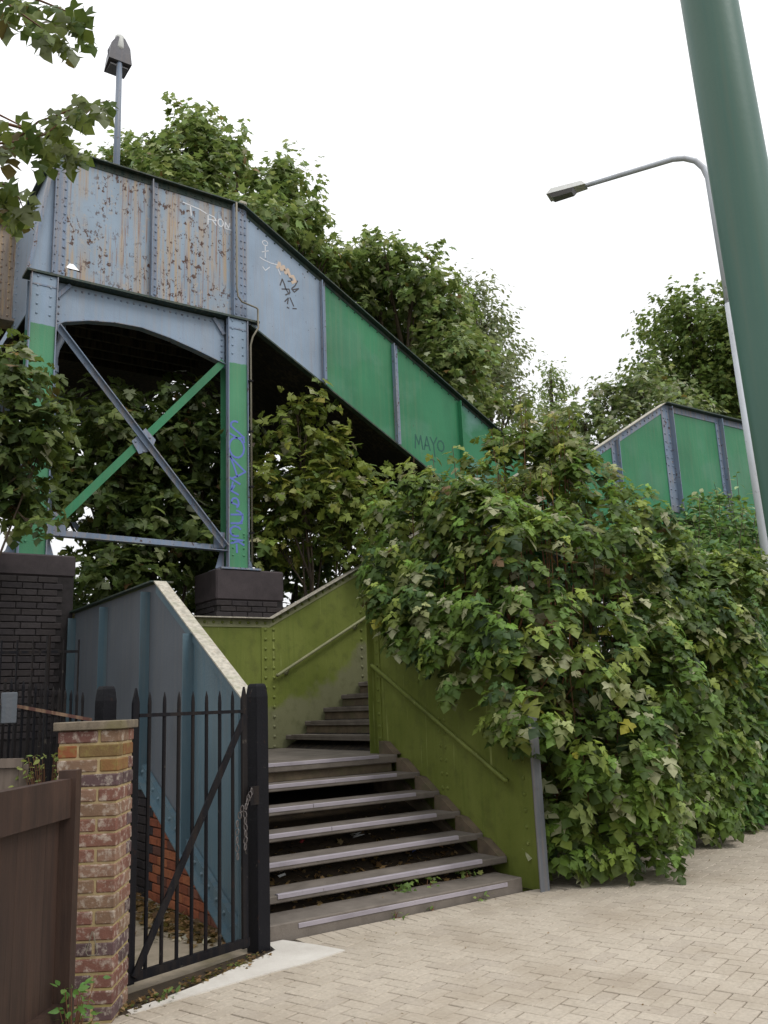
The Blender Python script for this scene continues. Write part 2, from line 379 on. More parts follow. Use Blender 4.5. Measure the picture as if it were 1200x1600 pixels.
struct('path', MB().prism([(-4, 4.2, -.1), (1.3, 5.25, -.1), (2.92, 5.72, -.1), (2.92, 10, -.1), (-4, 10, -.1)], (0, 0, .095)), m_path)
ap = [(1.74, 5.02), (1.98, 5.06), (2.3, 5.12), (2.62, 5.17), (2.92, 5.2), (3.24, 5.28), (3.17, 5.52), (3.06, 5.795), (2.94, 5.795), (2.9, 5.6), (2.72, 5.5), (2.5, 5.4), (2.2, 5.24), (1.95, 5.14), (1.74, 5.08)]
struct('concrete_apron', MB().prism([(x, y, -.02) for x, y in ap], (0, 0, .027)), m_apron)
struct('kerb_soil', MB().prism([(1.66, 5.0, -.03), (1.95, 5.1, -.03), (2.5, 5.36, -.03), (2.9, 5.58, -.03), (2.86, 5.72, -.03), (2.3, 5.52, -.03), (1.6, 5.3, -.03)], (0, 0, .03)), m_soil)
bank = MB().prism([(2.9, 5.98, -.05), (2.9, 10.4, -.05), (2.9, 10.4, .9), (2.9, 7.6, .62), (2.9, 6.2, .08)], (2.5, 0, 0))
struct('stair_soil', bank, m_soil)
struct('railway_bank', MB().prism([(-6, 7.8, -.1), (2.1, 7.8, -.1), (2.1, 30, -.1), (-6, 30, -.1)], (0, 0, 1.0)), m_earth)

# ================================================================ LOWER STAIRWAY
XL, XR, YK = 2.85, 5.45, 10.6
st = thing('stairway', 'olive and slate blue steel stairway with open concrete steps turning right at a landing', 'stairway', (4.1, 5.8, 0))
RUN, RISE, Z1, Y1 = .3033, .165, .06, 5.81
for i in range(7):
    y, z = Y1+RUN*i, Z1+RISE*i+(.022 if i == 0 else 0)
    if i == 0: t = obj('tread', MB().cbox(TZ((4.11, y+.17, z/2-.02)), 2.4, .34, z+.09, .008), m_tread, st)
    elif i < 6: t = obj('tread', MB().cbox(TZ((4.18, y+.17, z-.028)), 2.5, .34, .056, .008), m_tread, st)
    else: t = obj('landing', MB().cbox(TZ((4.13, (y+10.57)/2, z-.04)), 2.5, 10.57-y, .08, .01), m_tread, st)
    if i: obj('tread_end', MB().prism([(5.36, y+.03, z), (5.36, y+.31, z), (5.36, y+.31, z+.13), (5.36, y+.22, z+.12)], (.085, 0, 0)), m_riser, t)
    x0 = 3.19 if i < 2 else 3.02
    for a, b in (((x0, 4.02), (4.026, 5.14)) if i in (3, 4) else ((x0, 5.14),)):
        obj('nosing', MB().prism([(a, y-.006, z-.024), (a, y-.006, z+.004), (a, y+.004, z+.009), (a, y+.045, z+.005), (a, y+.045, z+.001), (a, y-.001, z-.024)], (b-a, 0, 0)), m_alu, t)
obj('landing_extension', MB().box(5.385, 6.05, 8.125, 10.57, .97, 1.05), m_tread, st)
obj('light_block_plate', MB().box(5.40, 5.44, 8.105, 10.57, -.05, .96), m_soffit, st)  # added plate, blocks sky light leaking in below the landing
obj('riser', MB().box(2.92, 5.33, Y1+RUN*6+.05, Y1+RUN*6+.07, Z1+RISE*5+.001, Z1+RISE*6-.081), m_riser, st)
obj('stringer', MB().prism([(5.38, 6.2, -.05), (5.38, 6.12, .0), (5.38, 7.72, .86), (5.38, 8.1, .96), (5.38, 8.1, .6)], (.05, 0, 0)), m_riser, st)
for k in range(19):                                          # the flight above the landing
    x, z = 5.66+.29*k, 1.05+RISE*(k+1)
    t = obj('tread', MB().cbox(TZ((x+.165, 9.35, z-.03)), .33, 2.44, .06, .008), m_tread, st)
    obj('nosing', MB().prism([(x-.005, 8.3, z-.024), (x-.005, 8.3, z+.004), (x+.035, 8.3, z+.004), (x+.035, 8.3, z+.001), (x-.001, 8.3, z-.024)], (0, 2.1, 0)), m_tread, t)
    if k: obj('riser', MB().box(x+.03, x+.05, 8.13, 10.57, z-RISE, z-.06), m_riser, st)
# left balustrade, outside face seen through the gate
SLP = .6
def ztopL(y): return 2.74 if y > 7.76 else 2.74-SLP*(7.76-y)
def zbotL(y): return max(.03, min(.98, .98-.53*(7.9-y)))
ys = [5.86, 6.97, 8.0, 9.25, 10.42]
for i in range(4):
    a, b = ys[i], ys[i+1]; knots = [a]+[k for k in (6.1, 7.76, 7.9) if a < k < b]+[b]
    obj('panel', MB().prism([(XL, y, ztopL(y)-.02) for y in knots]+[(XL, y, zbotL(y)) for y in reversed(knots)], (.015, 0, 0)), m_teal if i == 0 else m_slate, st,
        'slate blue lowest panel' if i == 0 else None)
for i, y in enumerate(ys[1:]+[5.93]):
    zt, zb = ztopL(y)-.03, zbotL(y)
    mb = MB().box(XL-.012, XL-.001, y-.075, y+.075, zb, zt-.05).box(XL-.09, XL-.0121, y-.075, y-.063, zb, zt-.05)
    s_ = obj('stiffener', mb, m_teal, st)
    obj('rivets', MB().rivets((XL-.012, y+.03, zb+.1), (XL-.012, y+.03, zt-.12), .125, (-1, 0, 0), .026), m_teal, s_, kind='stuff')
capl = MB().prism([(XL-.03, 5.84, ztopL(5.84)-.012), (XL-.03, 7.76, 2.728), (XL-.03, 7.76, 2.742), (XL-.03, 5.84, ztopL(5.84)+.002)], (.12, 0, 0))
obj('sloping_flange', capl, m_palecap, st, 'pale rust speckled flange on the sloping edge')
obj('level_flange', MB().box(XL-.06, XL+.16, 7.765, 10.5, 2.73, 2.745), m_cap, st)
obj('flange_angle', MB().prism([(XL-.011, 5.86, ztopL(5.86)-.1), (XL-.011, 7.755, 2.63), (XL-.011, 7.755, 2.727), (XL-.011, 5.86, ztopL(5.86)-.013)], (.01, 0, 0)), m_teal, st)
obj('end_plate', MB().box(XL-.005, XL+.13, 5.845, 5.858, .0, ztopL(5.85)-.02), m_teal, st)
so_ = [(XL-.05, 6.0, .0), (XL-.05, 7.95, 1.03), (XL-.05, 7.95, 1.13), (XL-.05, 5.9, .07)]
sb = obj('bottom_angle', MB().prism(so_, (.045, 0, 0)).prism([(XL-.11, 6.0, -.01), (XL-.11, 7.95, 1.02), (XL-.11, 7.95, 1.035), (XL-.11, 6.0, .005)], (.06, 0, 0)), m_teal, st)
obj('rivets', MB().rivets((XL-.05, 6.05, .09), (XL-.05, 7.9, 1.055), .15, (-1, 0, 0), .02), m_teal, sb, kind='stuff')
obj('landing_beam', MB().box(XL-.04, XL+.02, 7.96, 10.5, .9, 1.02), m_teal, st)
# right balustrade of the lower flight, inside face
def ztopR(y): return 2.73 if y > 7.98 else 2.73-.56*(7.98-y)
def plateX(y0, y1, kn=()): 
    k = [y0]+[q for q in kn if y0 < q < y1]+[y1]
    return MB().prism([(XR, y, ztopR(y)) for y in k]+[(XR, y, -.05) for y in reversed(k)], (.015, 0, 0))
pr1 = obj('panel', plateX(5.76, 6.96), m_olive, st); pr2 = obj('panel', plateX(6.962, 8.1, (7.98,)), m_olive, st)
rv = MB()
for yy in (6.92, 7.0, 5.86): rv.rivets((XR, yy, .35 if yy < 6.5 else .75), (XR, yy, ztopR(yy)-.12), .13, (-1, 0, 0), .02)
obj('rivets', rv, m_olive, pr1, kind='stuff')
obj('corner_angle', MB().box(XR-.012, XR-.001, 7.99, 8.085, .85, 2.72).box(XR-.10, XR-.001, 8.0855, 8.097, .95, 2.72), m_olive, st)
obj('rivets', MB().rivets((XR-.012, 8.03, 1.2), (XR-.012, 8.03, 2.62), .13, (-1, 0, 0), .02), m_olive, pr2, kind='stuff')
obj('flange', MB().prism([(XR-.09, 5.72, ztopR(5.72)), (XR-.09, 7.98, 2.731), (XR-.09, 8.12, 2.731), (XR-.09, 8.12, 2.745), (XR-.09, 7.975, 2.745), (XR-.09, 5.72, ztopR(5.72)+.014)], (.2, 0, 0)), m_olivecap, st)
obj('flange_angle', MB().prism([(XR-.011, 5.76, ztopR(5.76)-.1), (XR-.011, 7.98, 2.63), (XR-.011, 7.98, 2.728), (XR-.011, 5.76, ztopR(5.76)-.002)], (.01, 0, 0)), m_olive, st)
obj('end_post', MB().box(5.37, 5.47, 5.66, 5.672, -.05, 1.42).box(5.46, 5.472, 5.6722, 5.755, -.05, 1.42), m_greypost, st, 'bare grey angle post at the foot of the wall')
def handrail(a, b, off, nb):
    a, b, off = Vector(a), Vector(b), Vector(off); d = (b-a).normalized()
    rm = m_olive if off.x else m_olivecap
    h = obj('handrail', MB().tube([a+off*.25, a-d*.01+off*.0, a, b, b+d*.01, b+off*.25], .021, 10), rm, st, smooth=True)
    for k in range(nb):
        p = a.lerp(b, (k+.15)/(nb-.7)); obj('bracket', MB().tube([p-Vector((0, 0, .015)), p-Vector((0, 0, .06))+off*.4, p+off-Vector((0, 0, .06))], .01, 6).rivet(p+off*.98-Vector((0, 0, .06)), -off, .035), rm, h)
handrail((XR-.09, 8.02, 1.97), (XR-.09, 6.0, .87), (.09, 0, 0), 3)
handrail((5.53, YK-.09, 1.99), (10.3, YK-.09, 4.66), (0, .09, 0), 5)
# back wall of the landing and far wall of the second flight
def ztopB(x): return 2.73 if x < 5.46 else 2.73+.54*(x-5.46)
def zbotB(x): return .8 if x < 6.0 else .8+.54*(x-6.0)
xs = [XL+.02, 5.45, 6.92, 8.4, 9.9, 11.0]     # plate joints
pb = None
for i in range(5):
    a, b = xs[i], xs[i+1]
    p = obj('panel', MB().prism([(a, YK, ztopB(a)), (b-.002, YK, ztopB(b)), (b-.002, YK, zbotB(b)), (a, YK, zbotB(a))], (0, .015, 0)), m_olive, st); pb = pb or p
    rv = MB()
    for dx in ((-.06, .06) if i == 0 else (0,)): rv.rivets((b+dx, YK-(.012 if i == 0 else 0), zbotB(b)+.15), (b+dx, YK-(.012 if i == 0 else 0), ztopB(b)-.14), .13, (0, -1, 0), .024)
    rv.rivets((a+.06, YK-.0105, ztopB(a+.06)-.05), (b-.06, YK-.0105, ztopB(b-.06)-.05), .125, (0, -1, 0), .023)
    obj('rivets', rv, m_olive, p, kind='stuff')
    if i == 0: obj('cover_strip', MB().box(5.33, 5.57, YK-.012, YK-.001, 1.06, 2.62), m_olive, st)
    obj('flange_angle', MB().prism([(a, YK-.0105, ztopB(a)-.11), (b-.002, YK-.0105, ztopB(b)-.11), (b-.002, YK-.0105, ztopB(b)), (a, YK-.0105, ztopB(a))], (0, .0095, 0)), m_olivecap, st)
obj('flange', MB().prism([(XL, YK-.09, 2.731), (5.46, YK-.09, 2.731), (11, YK-.09, ztopB(11)+.001), (11, YK-.09, ztopB(11)+.016), (5.455, YK-.09, 2.746), (XL, YK-.09, 2.746)], (0, .18, 0)), m_palecap, st)
obj('bolts', MB().rivet((4.3, YK, 2.1), (0, -1, 0), .03).rivet((4.45, YK, 2.55), (0, -1, 0), .025), m_olive, pb, kind='stuff')
# near wall of the second flight: green outside, ends at the upper landing
YN = 8.1
def ztopN(x): return min(5.9, 2.73+.5743*(x-5.45))
xn = [5.47, 6.9, 8.35, 9.73, 11.0, 12.31, 13.6]
for i in range(6):
    a, b = xn[i], xn[i+1]-.002; kn = [a]+[k for k in (10.97,) if a < k < b]+[b]
    obj('panel', MB().prism([(x, YN, ztopN(x)) for x in kn]+[(x, YN, min(4.12, ztopN(x)-1.75)) for x in reversed(kn)], (0, .015, 0)), m_green, st, 'bright green outer panel')
    x = b; w2 = .1 if i == 3 else .05
    s_ = obj('stiffener', MB().box(x-w2, x+w2, YN-.012, YN-.001, ztopN(x)-1.7, ztopN(x)-.03).box(x+w2-.012, x+w2, YN-.09, YN-.0121, ztopN(x)-1.7, ztopN(x)-.03), m_bluestr, st)
    rv = MB()
    for dx in ((-.06, .04) if i == 3 else (-.015,)): rv.rivets((x+dx, YN-.012, ztopN(x)-1.6), (x+dx, YN-.012, ztopN(x)-.1), .12, (0, -1, 0), .018)
    obj('rivets', rv, m_bluestr, s_, kind='stuff')
fl = obj('flange', MB().prism([(5.45, YN-.06, 2.735), (10.97, YN-.06, 5.905), (10.97, YN-.06, 5.915), (5.45, YN-.06, 2.745)], (0, .12, 0)), m_palecap, st)
obj('rivets', MB().rivets((5.6, YN-.012, ztopN(5.6)-.06), (10.9, YN-.012, ztopN(10.9)-.06), .12, (0, -1, 0), .016), m_bluestr, fl, kind='stuff')
obj('flange', MB().box(10.975, 13.66, YN-.1, YN+.1, 5.903, 5.922), m_cap, st)
obj('flange_angle', MB().prism([(5.48, YN-.0105, ztopN(5.48)-.12), (10.97, YN-.0105, 5.78), (10.97, YN-.0105, 5.9), (5.48, YN-.0105, 2.74)], (0, .0095, 0)).box(10.972, 13.6, YN-.0105, YN-.001, 5.80, 5.9), m_bluestr, st)
obj('upper_landing', MB().box(11.1, 13.58, 8.13, 13.3, 4.12, 4.2), m_tread, st)
obj('end_wall', MB().box(13.6, 13.615, 8.1, 13.4, 4.0, 5.9), m_green, st)
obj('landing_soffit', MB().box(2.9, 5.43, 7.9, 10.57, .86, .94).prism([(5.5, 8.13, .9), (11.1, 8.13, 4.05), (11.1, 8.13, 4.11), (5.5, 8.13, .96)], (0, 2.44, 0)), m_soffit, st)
for p_ in ((13.3, 8.4), (13.3, 13.0), (11.3, 8.4)): obj('support_column', MB().box(p_[0]-.12, p_[0]+.12, p_[1]-.12, p_[1]+.12, -.07, 4.12), m_green, st)

# brick supports below the left balustrade
bw = thing('support_wall', 'orange brick wall with sooty far end under the slate blue stair side', 'wall', (2.96, 7.9, 0))
obj('wall_core', MB().prism([(2.885, 6.05, -.06), (2.885, 10.4, -.06), (2.885, 10.4, .86), (2.885, 7.95, .9), (2.885, 6.1, -.03)], (.05, 0, 0)), m_mortardark, bw)
bk = MB().cbox(Matrix(), .03, .215, .065, .004); bme_o = mesh('brick', bk, m_orange); bme_s = mesh('brick', bk, m_sootbrick)
for r_ in range(12):
    z = .03+r_*.075; y = 6.12+(r_ % 2)*.11
    while y < 10.2:
        lim = .93-.53*(7.92-y-.1) if y < 7.95 else .9
        if z+.03 < lim: place('brick', bme_s if y > 7.72 else bme_o, bw, TZ((2.876, y+.1, z)))
        y += .225

# ================================================================ FOOTBRIDGE
fb = thing('footbridge', 'riveted blue grey and green steel footbridge platform on trestle columns with long stair side', 'footbridge', (3.7, 12, 3.4))
YP, YB = 10.8, 13.4
ZT, ZB = 8.87, 7.07
hole = [(2.69, 7.24), (2.72, 7.30), (2.76, 7.31), (2.79, 7.265), (2.85, 7.245), (2.88, 7.205), (2.83, 7.20), (2.78, 7.215), (2.73, 7.205)]
def plate_hole():
    mb = MB(); x0, x1 = 2.5, 3.838
    hl = [(2.69, 7.24), (2.73, 7.30), (2.78, 7.30), (2.88, 7.205), (2.78, 7.215), (2.73, 7.205)]
    # ring of quads round the hole, then the rest
    X0, X1, Z0, Z1_ = 2.60, 2.98, 7.12, 7.4
    out = [(X0, 7.25), (X0, Z1_), (X1, Z1_), (X1, Z0), (2.78, Z0), (X0, Z0)]
    vs = [(x, YP, z) for x, z in hl]+[(x, YP, z) for x, z in out]
    mb.poly(vs, [(i, (i+1) % 6, 6+(i+1) % 6, 6+i) for i in range(6)])
    for a, b, c, d in ((x0, X0, ZB, ZT), (X1, x1, ZB, ZT), (X0, X1, Z1_, ZT), (X0, X1, ZB, Z0)):
        mb.poly([(a, YP, c), (b, YP, c), (b, YP, d), (a, YP, d)], [(0, 1, 2, 3)])
    return mb
p1 = obj('panel', plate_hole(), m_rusty, fb, 'rust streaked blue grey end panel with a corroded hole')
p2 = obj('panel', MB().box(3.84, 5.1, YP, YP+.015, ZB, ZT), m_rusty, fb, 'most heavily rust streaked panel')
# sloping side of the top flight
def zt3(x): return ZT-.571*(x-5.1)
x3 = [5.1, 6.54, 7.87, 9.18, 10.62]
P3 = [p2]
for i in range(4):
    a, b = x3[i]+.002, x3[i+1]
    P3.append(obj('panel', MB().prism([(a, YP, zt3(a)), (b, YP, zt3(b)), (b, YP, zt3(b)-1.74), (a, YP, zt3(a)-1.74)], (0, .015, 0)), [m_blue, m_green, m_green, m_greenp][i], fb,
                  ['blue grey panel at the top of the stair side', None, None, 'green panel over faded blue grey patches'][i]))
def stiff(x, zb, zt, wid, mat, rows, rstep=.115, proud=.085):
    s_ = obj('stiffener', MB().box(x-wid/2, x+wid/2, YP-.012, YP-.001, zb, zt).box(x-wid/2, x-wid/2+.012, YP-proud, YP-.0121, zb, zt), mat, fb)
    rv = MB()
    for dx in rows: rv.rivets((x+dx, YP-.012, zb+.06), (x+dx, YP-.012, zt-.06), rstep, (0, -1, 0), .018)
    obj('rivets', rv, mat, s_, kind='stuff'); return s_
stiff(2.58, ZB+.01, ZT-.12, .17, m_bluestr, (-.05, .06))
stiff(3.84, ZB+.01, ZT-.03, .10, m_bluestr, (.025,))
stiff(5.13, ZB+.01, ZT-.03, .24, m_bluestr, (-.05, .03, .09))
stiff(6.54, zt3(6.54)-1.72, zt3(6.54)-.04, .09, m_bluestr, ())
stiff(7.87, zt3(7.87)-1.72, zt3(7.87)-.05, .11, m_bluestr, (.01,))
stiff(9.18, zt3(9.18)-1.72, zt3(9.18)-.05, .07, m_green, ())
# flanges and cap
cp = obj('top_flange', MB().box(2.46, 5.16, YP-.09, YP+.06, ZT, ZT+.018).box(2.46, 5.1, YP-.0105, YP-.001, ZT-.09, ZT-.001), m_cap, fb)
obj('rivets', MB().rivets((2.75, YP-.0105, ZT-.05), (4.95, YP-.0105, ZT-.05), .13, (0, -1, 0), .018), m_cap, cp, kind='stuff')
c3 = obj('top_flange', MB().prism([(5.165, YP-.09, zt3(5.1)+.0), (10.62, YP-.09, zt3(10.62)), (10.62, YP-.09, zt3(10.62)+.02), (5.165, YP-.09, zt3(5.1)+.018)], (0, .15, 0)).prism(
    [(5.12, YP-.0105, zt3(5.12)-.05), (10.62, YP-.0105, zt3(10.62)-.05), (10.62, YP-.0105, zt3(10.62)-.001), (5.12, YP-.0105, zt3(5.12)-.001)], (0, .0095, 0)), m_cap, fb)
obj('rivets', MB().rivets((5.3, YP, zt3(5.3)-.075), (10.5, YP, zt3(10.5)-.075), .16, (0, -1, 0), .016), m_cap, c3, kind='stuff')
bf = obj('bottom_flange', MB().box(2.2, 5.42, YP-.08, YP+.2, ZB-.03, ZB), m_cap, fb)
obj('rivets', MB().rivets((2.7, YP-.03, ZB-.031), (4.9, YP-.03, ZB-.031), .09, (0, 0, -1), .018), m_cap, bf, kind='stuff')
obj('bottom_flange', MB().prism([(5.3, YP-.05, zt3(5.3)-1.77), (10.62, YP-.05, zt3(10.62)-1.77), (10.62, YP-.05, zt3(10.62)-1.745), (5.3, YP-.05, zt3(5.3)-1.745)], (0, .1, 0)), m_cap, fb)
# wing plate, side girder and the span that leaves over the line
wp = obj('wing_plate', MB().prism([(2.24, YP, ZB+.002), (2.495, YP, ZB+.002), (2.495, YP, ZT-.12), (2.44, YP, ZT-.5), (2.36, YP, ZT-1.1)], (0, .014, 0)), m_blue, fb)
obj('wing_flange', MB().prism([(2.20, YP-.06, ZB+.002), (2.24, YP-.06, ZB+.002), (2.36, YP-.06, ZT-1.1), (2.44, YP-.06, ZT-.5), (2.495, YP-.06, ZT-.12), (2.47, YP-.06, ZT-.1), (2.40, YP-.06, ZT-.5), (2.32, YP-.06, ZT-1.1)], (0, .12, 0)), m_bluestr, fb)
sg = obj('side_girder', MB().box(2.495, 2.51, YP+.02, 13.06, ZB, ZT-.12), m_blue, fb)
obj('side_flange', MB().box(2.42, 2.58, YP, 13.05, ZT-.119, ZT-.1), m_cap, fb)
rv = MB()
for y in (11.75, 11.85, 12.8): rv.rivets((2.494, y, ZB+.1), (2.494, y, ZT-.2), .12, (-1, 0, 0), .018)
obj('rivets', rv, m_blue, sg, kind='stuff')
gp = obj('span_girder', MB().box(-7, 2.49, 13.0, 13.02, 7.3, 8.84), m_rustgirder, fb, 'rust brown girder of the span over the line')
rv = MB()
for x in (2.08, 2.2, 2.3, 2.42, 1.2, 1.3): rv.rivets((x, 13.0, 7.4), (x, 13.0, 8.78), .12, (0, -1, 0), .02)
obj('rivets', rv, m_rustgirder, gp, kind='stuff')
obj('span_flange', MB().box(-7, 2.49, 12.9, 13.12, 8.841, 8.86).box(-7, 2.6, 12.85, 13.2, 7.26, 7.299), m_rustgirder, fb)
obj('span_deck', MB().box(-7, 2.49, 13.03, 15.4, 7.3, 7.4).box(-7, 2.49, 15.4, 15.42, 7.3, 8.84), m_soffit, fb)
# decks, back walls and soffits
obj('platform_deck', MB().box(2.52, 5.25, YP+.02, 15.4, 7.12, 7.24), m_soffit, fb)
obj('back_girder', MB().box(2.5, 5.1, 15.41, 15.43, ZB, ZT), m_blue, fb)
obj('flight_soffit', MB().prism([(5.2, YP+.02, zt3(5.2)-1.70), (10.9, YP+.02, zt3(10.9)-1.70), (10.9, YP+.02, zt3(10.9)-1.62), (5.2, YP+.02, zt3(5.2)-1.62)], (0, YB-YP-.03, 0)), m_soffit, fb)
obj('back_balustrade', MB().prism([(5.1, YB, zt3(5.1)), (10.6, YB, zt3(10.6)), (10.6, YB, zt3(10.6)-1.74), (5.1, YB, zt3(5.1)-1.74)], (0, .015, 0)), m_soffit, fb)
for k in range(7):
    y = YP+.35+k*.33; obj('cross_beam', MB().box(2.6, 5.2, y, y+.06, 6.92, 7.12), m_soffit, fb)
# trestle
def column(x0, x1, y, front=True):
    c = obj('column', MB().box(x0, x1, y, y+.014, 3.42, 7.035).box(x0, x1, y+.26, y+.274, 3.42, 7.035).box((x0+x1)/2-.01, (x0+x1)/2+.01, y+.0145, y+.2595, 3.42, 7.035), m_col, fb)
    obj('flange_edge', MB().box(x0-.014, x0-.001, y-.03, y+.06, 3.42, 7.03).box(x1+.001, x1+.014, y-.03, y+.06, 3.42, 7.03), m_bluestr, c)
    rv = MB()
    for dx in (.08, -.08):
        xm = (x0+x1)/2+dx; rv.rivets((xm, y, 6.5), (xm, y, 7.0), .12, (0, -1, 0), .018); rv.rivets((xm, y, 3.6), (xm, y, 3.9), .12, (0, -1, 0), .018)
    obj('rivets', rv, m_col, c, kind='stuff')
    for x, s_ in ((x0, -1), (x1, 1)): obj('gusset', MB().prism([(x+s_*.016, y+.12, 3.43), (x+s_*.14, y+.12, 3.43), (x+s_*.016, y+.12, 3.85)], (0, .012, 0)), m_bluestr, c)
    obj('base_plate', MB().box(x0-.15, x1+.15, y-.1, y+.35, 3.395, 3.419), m_bluestr, c)
    obj('splice_plate', MB().box(x0+.005, x1-.005, y-.008, y-.001, 6.88, 6.9), m_bluestr, c)
for yy in (YP-.05, 14.9): column(2.27, 2.57, yy); column(4.94, 5.22, yy)
for yy in (YP+.06, 15.0):
    arc = [(2.586, 6.42), (2.7, 6.49), (3.0, 6.575), (3.34, 6.625), (3.7, 6.635), (4.1, 6.57), (4.5, 6.47), (4.74, 6.4), (4.925, 6.35)]
    apl = obj('arch_plate', MB().prism([(x, yy, z) for x, z in arc]+[(4.925, yy, 7.03), (2.586, yy, 7.03)], (0, .014, 0)), m_blue, fb)
    ed = MB()
    for (a, b), (c, d) in zip(arc, arc[1:]): ed.prism([(a, yy-.06, b-.012), (c, yy-.06, d-.012), (c, yy-.06, d-.001), (a, yy-.06, b-.001)], (0, .12, 0))
    obj('arch_flange', ed, m_bluestr, apl)
    obj('rivets', MB().rivets((2.75, yy, 6.97), (4.8, yy, 6.97), .085, (0, -1, 0), .018).rivets((2.63, yy, 6.5), (2.63, yy, 6.9), .1, (0, -1, 0), .018).rivets((4.88, yy, 6.45), (4.88, yy, 6.9), .1, (0, -1, 0), .018), m_bluestr, apl, kind='stuff')
    obj('corner_angle', MB().bar((2.6, yy-.02, 6.82), (2.76, yy-.02, 7.02), .03, .05, (0, 1, 0)), m_bluestr, apl); obj('corner_angle', MB().bar((4.91, yy-.02, 6.8), (4.75, yy-.02, 7.02), .03, .05, (0, 1, 0)), m_bluestr, apl)
    y0 = yy-.09
    obj('brace', MB().bar((2.6, y0, 6.4), (4.9, y0, 3.72), .012, .09, (0, 1, 0)).bar((2.627, y0-.03, 6.4), (4.927, y0-.03, 3.72), .06, .012, (0, 1, 0)), m_bluestr, fb, 'blue grey diagonal brace')
    obj('brace', MB().bar((4.9, y0+.06, 6.38), (2.7, y0+.06, 3.86), .012, .10, (0, 1, 0)), m_green, fb, 'green diagonal brace')
    gs = obj('gusset', MB().prism([(3.6, y0+.03, 5.02), (3.78, y0+.03, 5.22), (3.92, y0+.03, 5.08), (3.86, y0+.03, 4.92), (3.7, y0+.03, 4.86)], (0, .012, 0)), m_bluestr, fb)
    obj('rivets', MB().rivet((3.84, y0+.03, 5.1), (0, -1, 0), .02).rivet((3.65, y0+.03, 5.02), (0, -1, 0), .02).rivet((3.76, y0+.03, 4.9), (0, -1, 0), .02), m_bluestr, gs, kind='stuff')
    obj('tie_bar', MB().bar((2.6, y0+.09, 3.74), (4.92, y0+.09, 3.70), .09, .012, (0, 0, 1)).bar((2.6, y0+.03, 3.70), (4.92, y0+.03, 3.66), .012, .1, (0, 0, 1)), m_bluestr, fb)
    obj('gusset', MB().box(2.6, 2.82, y0+.065, y0+.077, 3.72, 4.0), m_bluestr, fb); obj('gusset', MB().box(4.76, 4.92, y0+.065, y0+.077, 3.70, 3.92), m_bluestr, fb)
dp = [(2.72, 11.0, 7.05), (2.72, 11.0, 6.42), (2.71, 11.0, 6.3), (2.66, 11.0, 6.18), (2.64, 11.0, 6.05), (2.64, 11.0, 3.6)]
d_ = obj('drain_pipe', MB().tube(dp, .045, 10), m_pipe, fb, smooth=True)
for z in (5.85, 4.7): obj('collar', MB().tube([(2.64, 11, z), (2.64, 11, z+.09)], .058, 10), m_pipe, d_)
cdt = [(5.04, YP-.115, 8.85), (5.04, YP-.115, 7.5), (5.06, YP-.115, 7.36), (5.12, YP-.115, 7.29), (5.36, YP-.1, 7.26), (5.38, YP-.1, 7.24), (5.38, YP-.1, 7.02), (5.37, YP-.13, 6.94), (5.28, YP-.13, 6.78), (5.26, YP-.1, 6.66), (5.26, YP-.1, 3.5)]
c_ = obj('conduit', MB().tube(cdt, .014, 6), m_tan, fb, smooth=True)
for z in (6.1, 5.35, 4.55, 3.9): obj('clip', MB().box(5.225, 5.285, YP-.125, YP-.06, z, z+.025), m_iron, c_)
obj('finial_knob', MB().cbox(TZ((5.18, YP-.02, ZT+.05)), .12, .1, .07, .02), m_palecap, fb)

# graffiti, as thin coats of spray paint on the plates
def on(par, name, strokes, wid, x0, z0, sx, sz, mat, y=YP):
    obj(name, ribbon(MB(), strokes, wid, lambda u, v: (x0+u*sx, y-.0005, z0+v*sz), (0, -1, 0)), mat, par)
def arcpts(cx, cy, rx, ry, a0, a1, n=9): return [(cx+rx*math.cos(R(a0+(a1-a0)*k/n)), cy+ry*math.sin(R(a0+(a1-a0)*k/n))) for k in range(n+1)]
on(p2, 'graffiti', [[(0, .17), (.30, .135), (.42, .10)], [(.13, .15), (.15, .0)], [(.45, .1), (.45, -.06)], [(.44, .1), (.56, .08), (.60, .03), (.46, .02)], [(.52, .03), (.6, -.04)],
   arcpts(.68, .02, .05, .06, 0, 360), [(.76, -.05), (.77, .05), (.83, -.03), (.85, .05)], [(.77, -.05), (.90, -.05)]], .016, 4.26, 8.50, .85, 1.0, m_white)
on(P3[1], 'graffiti', [[(0, .6), (.1, .45), (.17, .35)], [(.1, .62), (.12, .4)], [(-.1, .1), (-.05, .3), (0, .15), (.02, .05), (.1, -.1)], [(-.06, .0), (.1, .05), (.12, -.05), (.02, -.15)], [(.08, .28), (.3, .36), (.24, .2), (.17, .1)],
   [(.16, .08), (.22, .0), (.32, .14), (.18, .06)], [(.0, -.35), (.08, -.22), (.06, -.4)], [(.12, -.2), (.2, -.42)], [(.05, -.5), (.09, -.52)], [(.18, -.5), (.26, -.48)]], .02, 5.88, 7.72, .75, .55, m_black)
on(P3[1], 'graffiti', [arcpts(.0, .3, .05, .05, 0, 330), [(0, .24), (.0, .0)], [(-.06, .1), (.06, .16)], [(-.1, -.02), (-.04, -.05), (.1, -.08), (.22, -.08)], [(-.05, -.2), (0, -.26), (.08, -.17)], [(.24, -.17), (.28, -.26)]], .012, 5.56, 8.16, .9, .8, m_white)
on(P3[1], 'graffiti', [[(0, 0), (.04, .1), (.08, -.02), (.12, .06), (.16, -.06), (.2, .02), (.24, -.1), (.3, -.08), (.34, -.16), (.28, -.2)]], .045, 5.76, 8.05, .9, .9, m_peach)
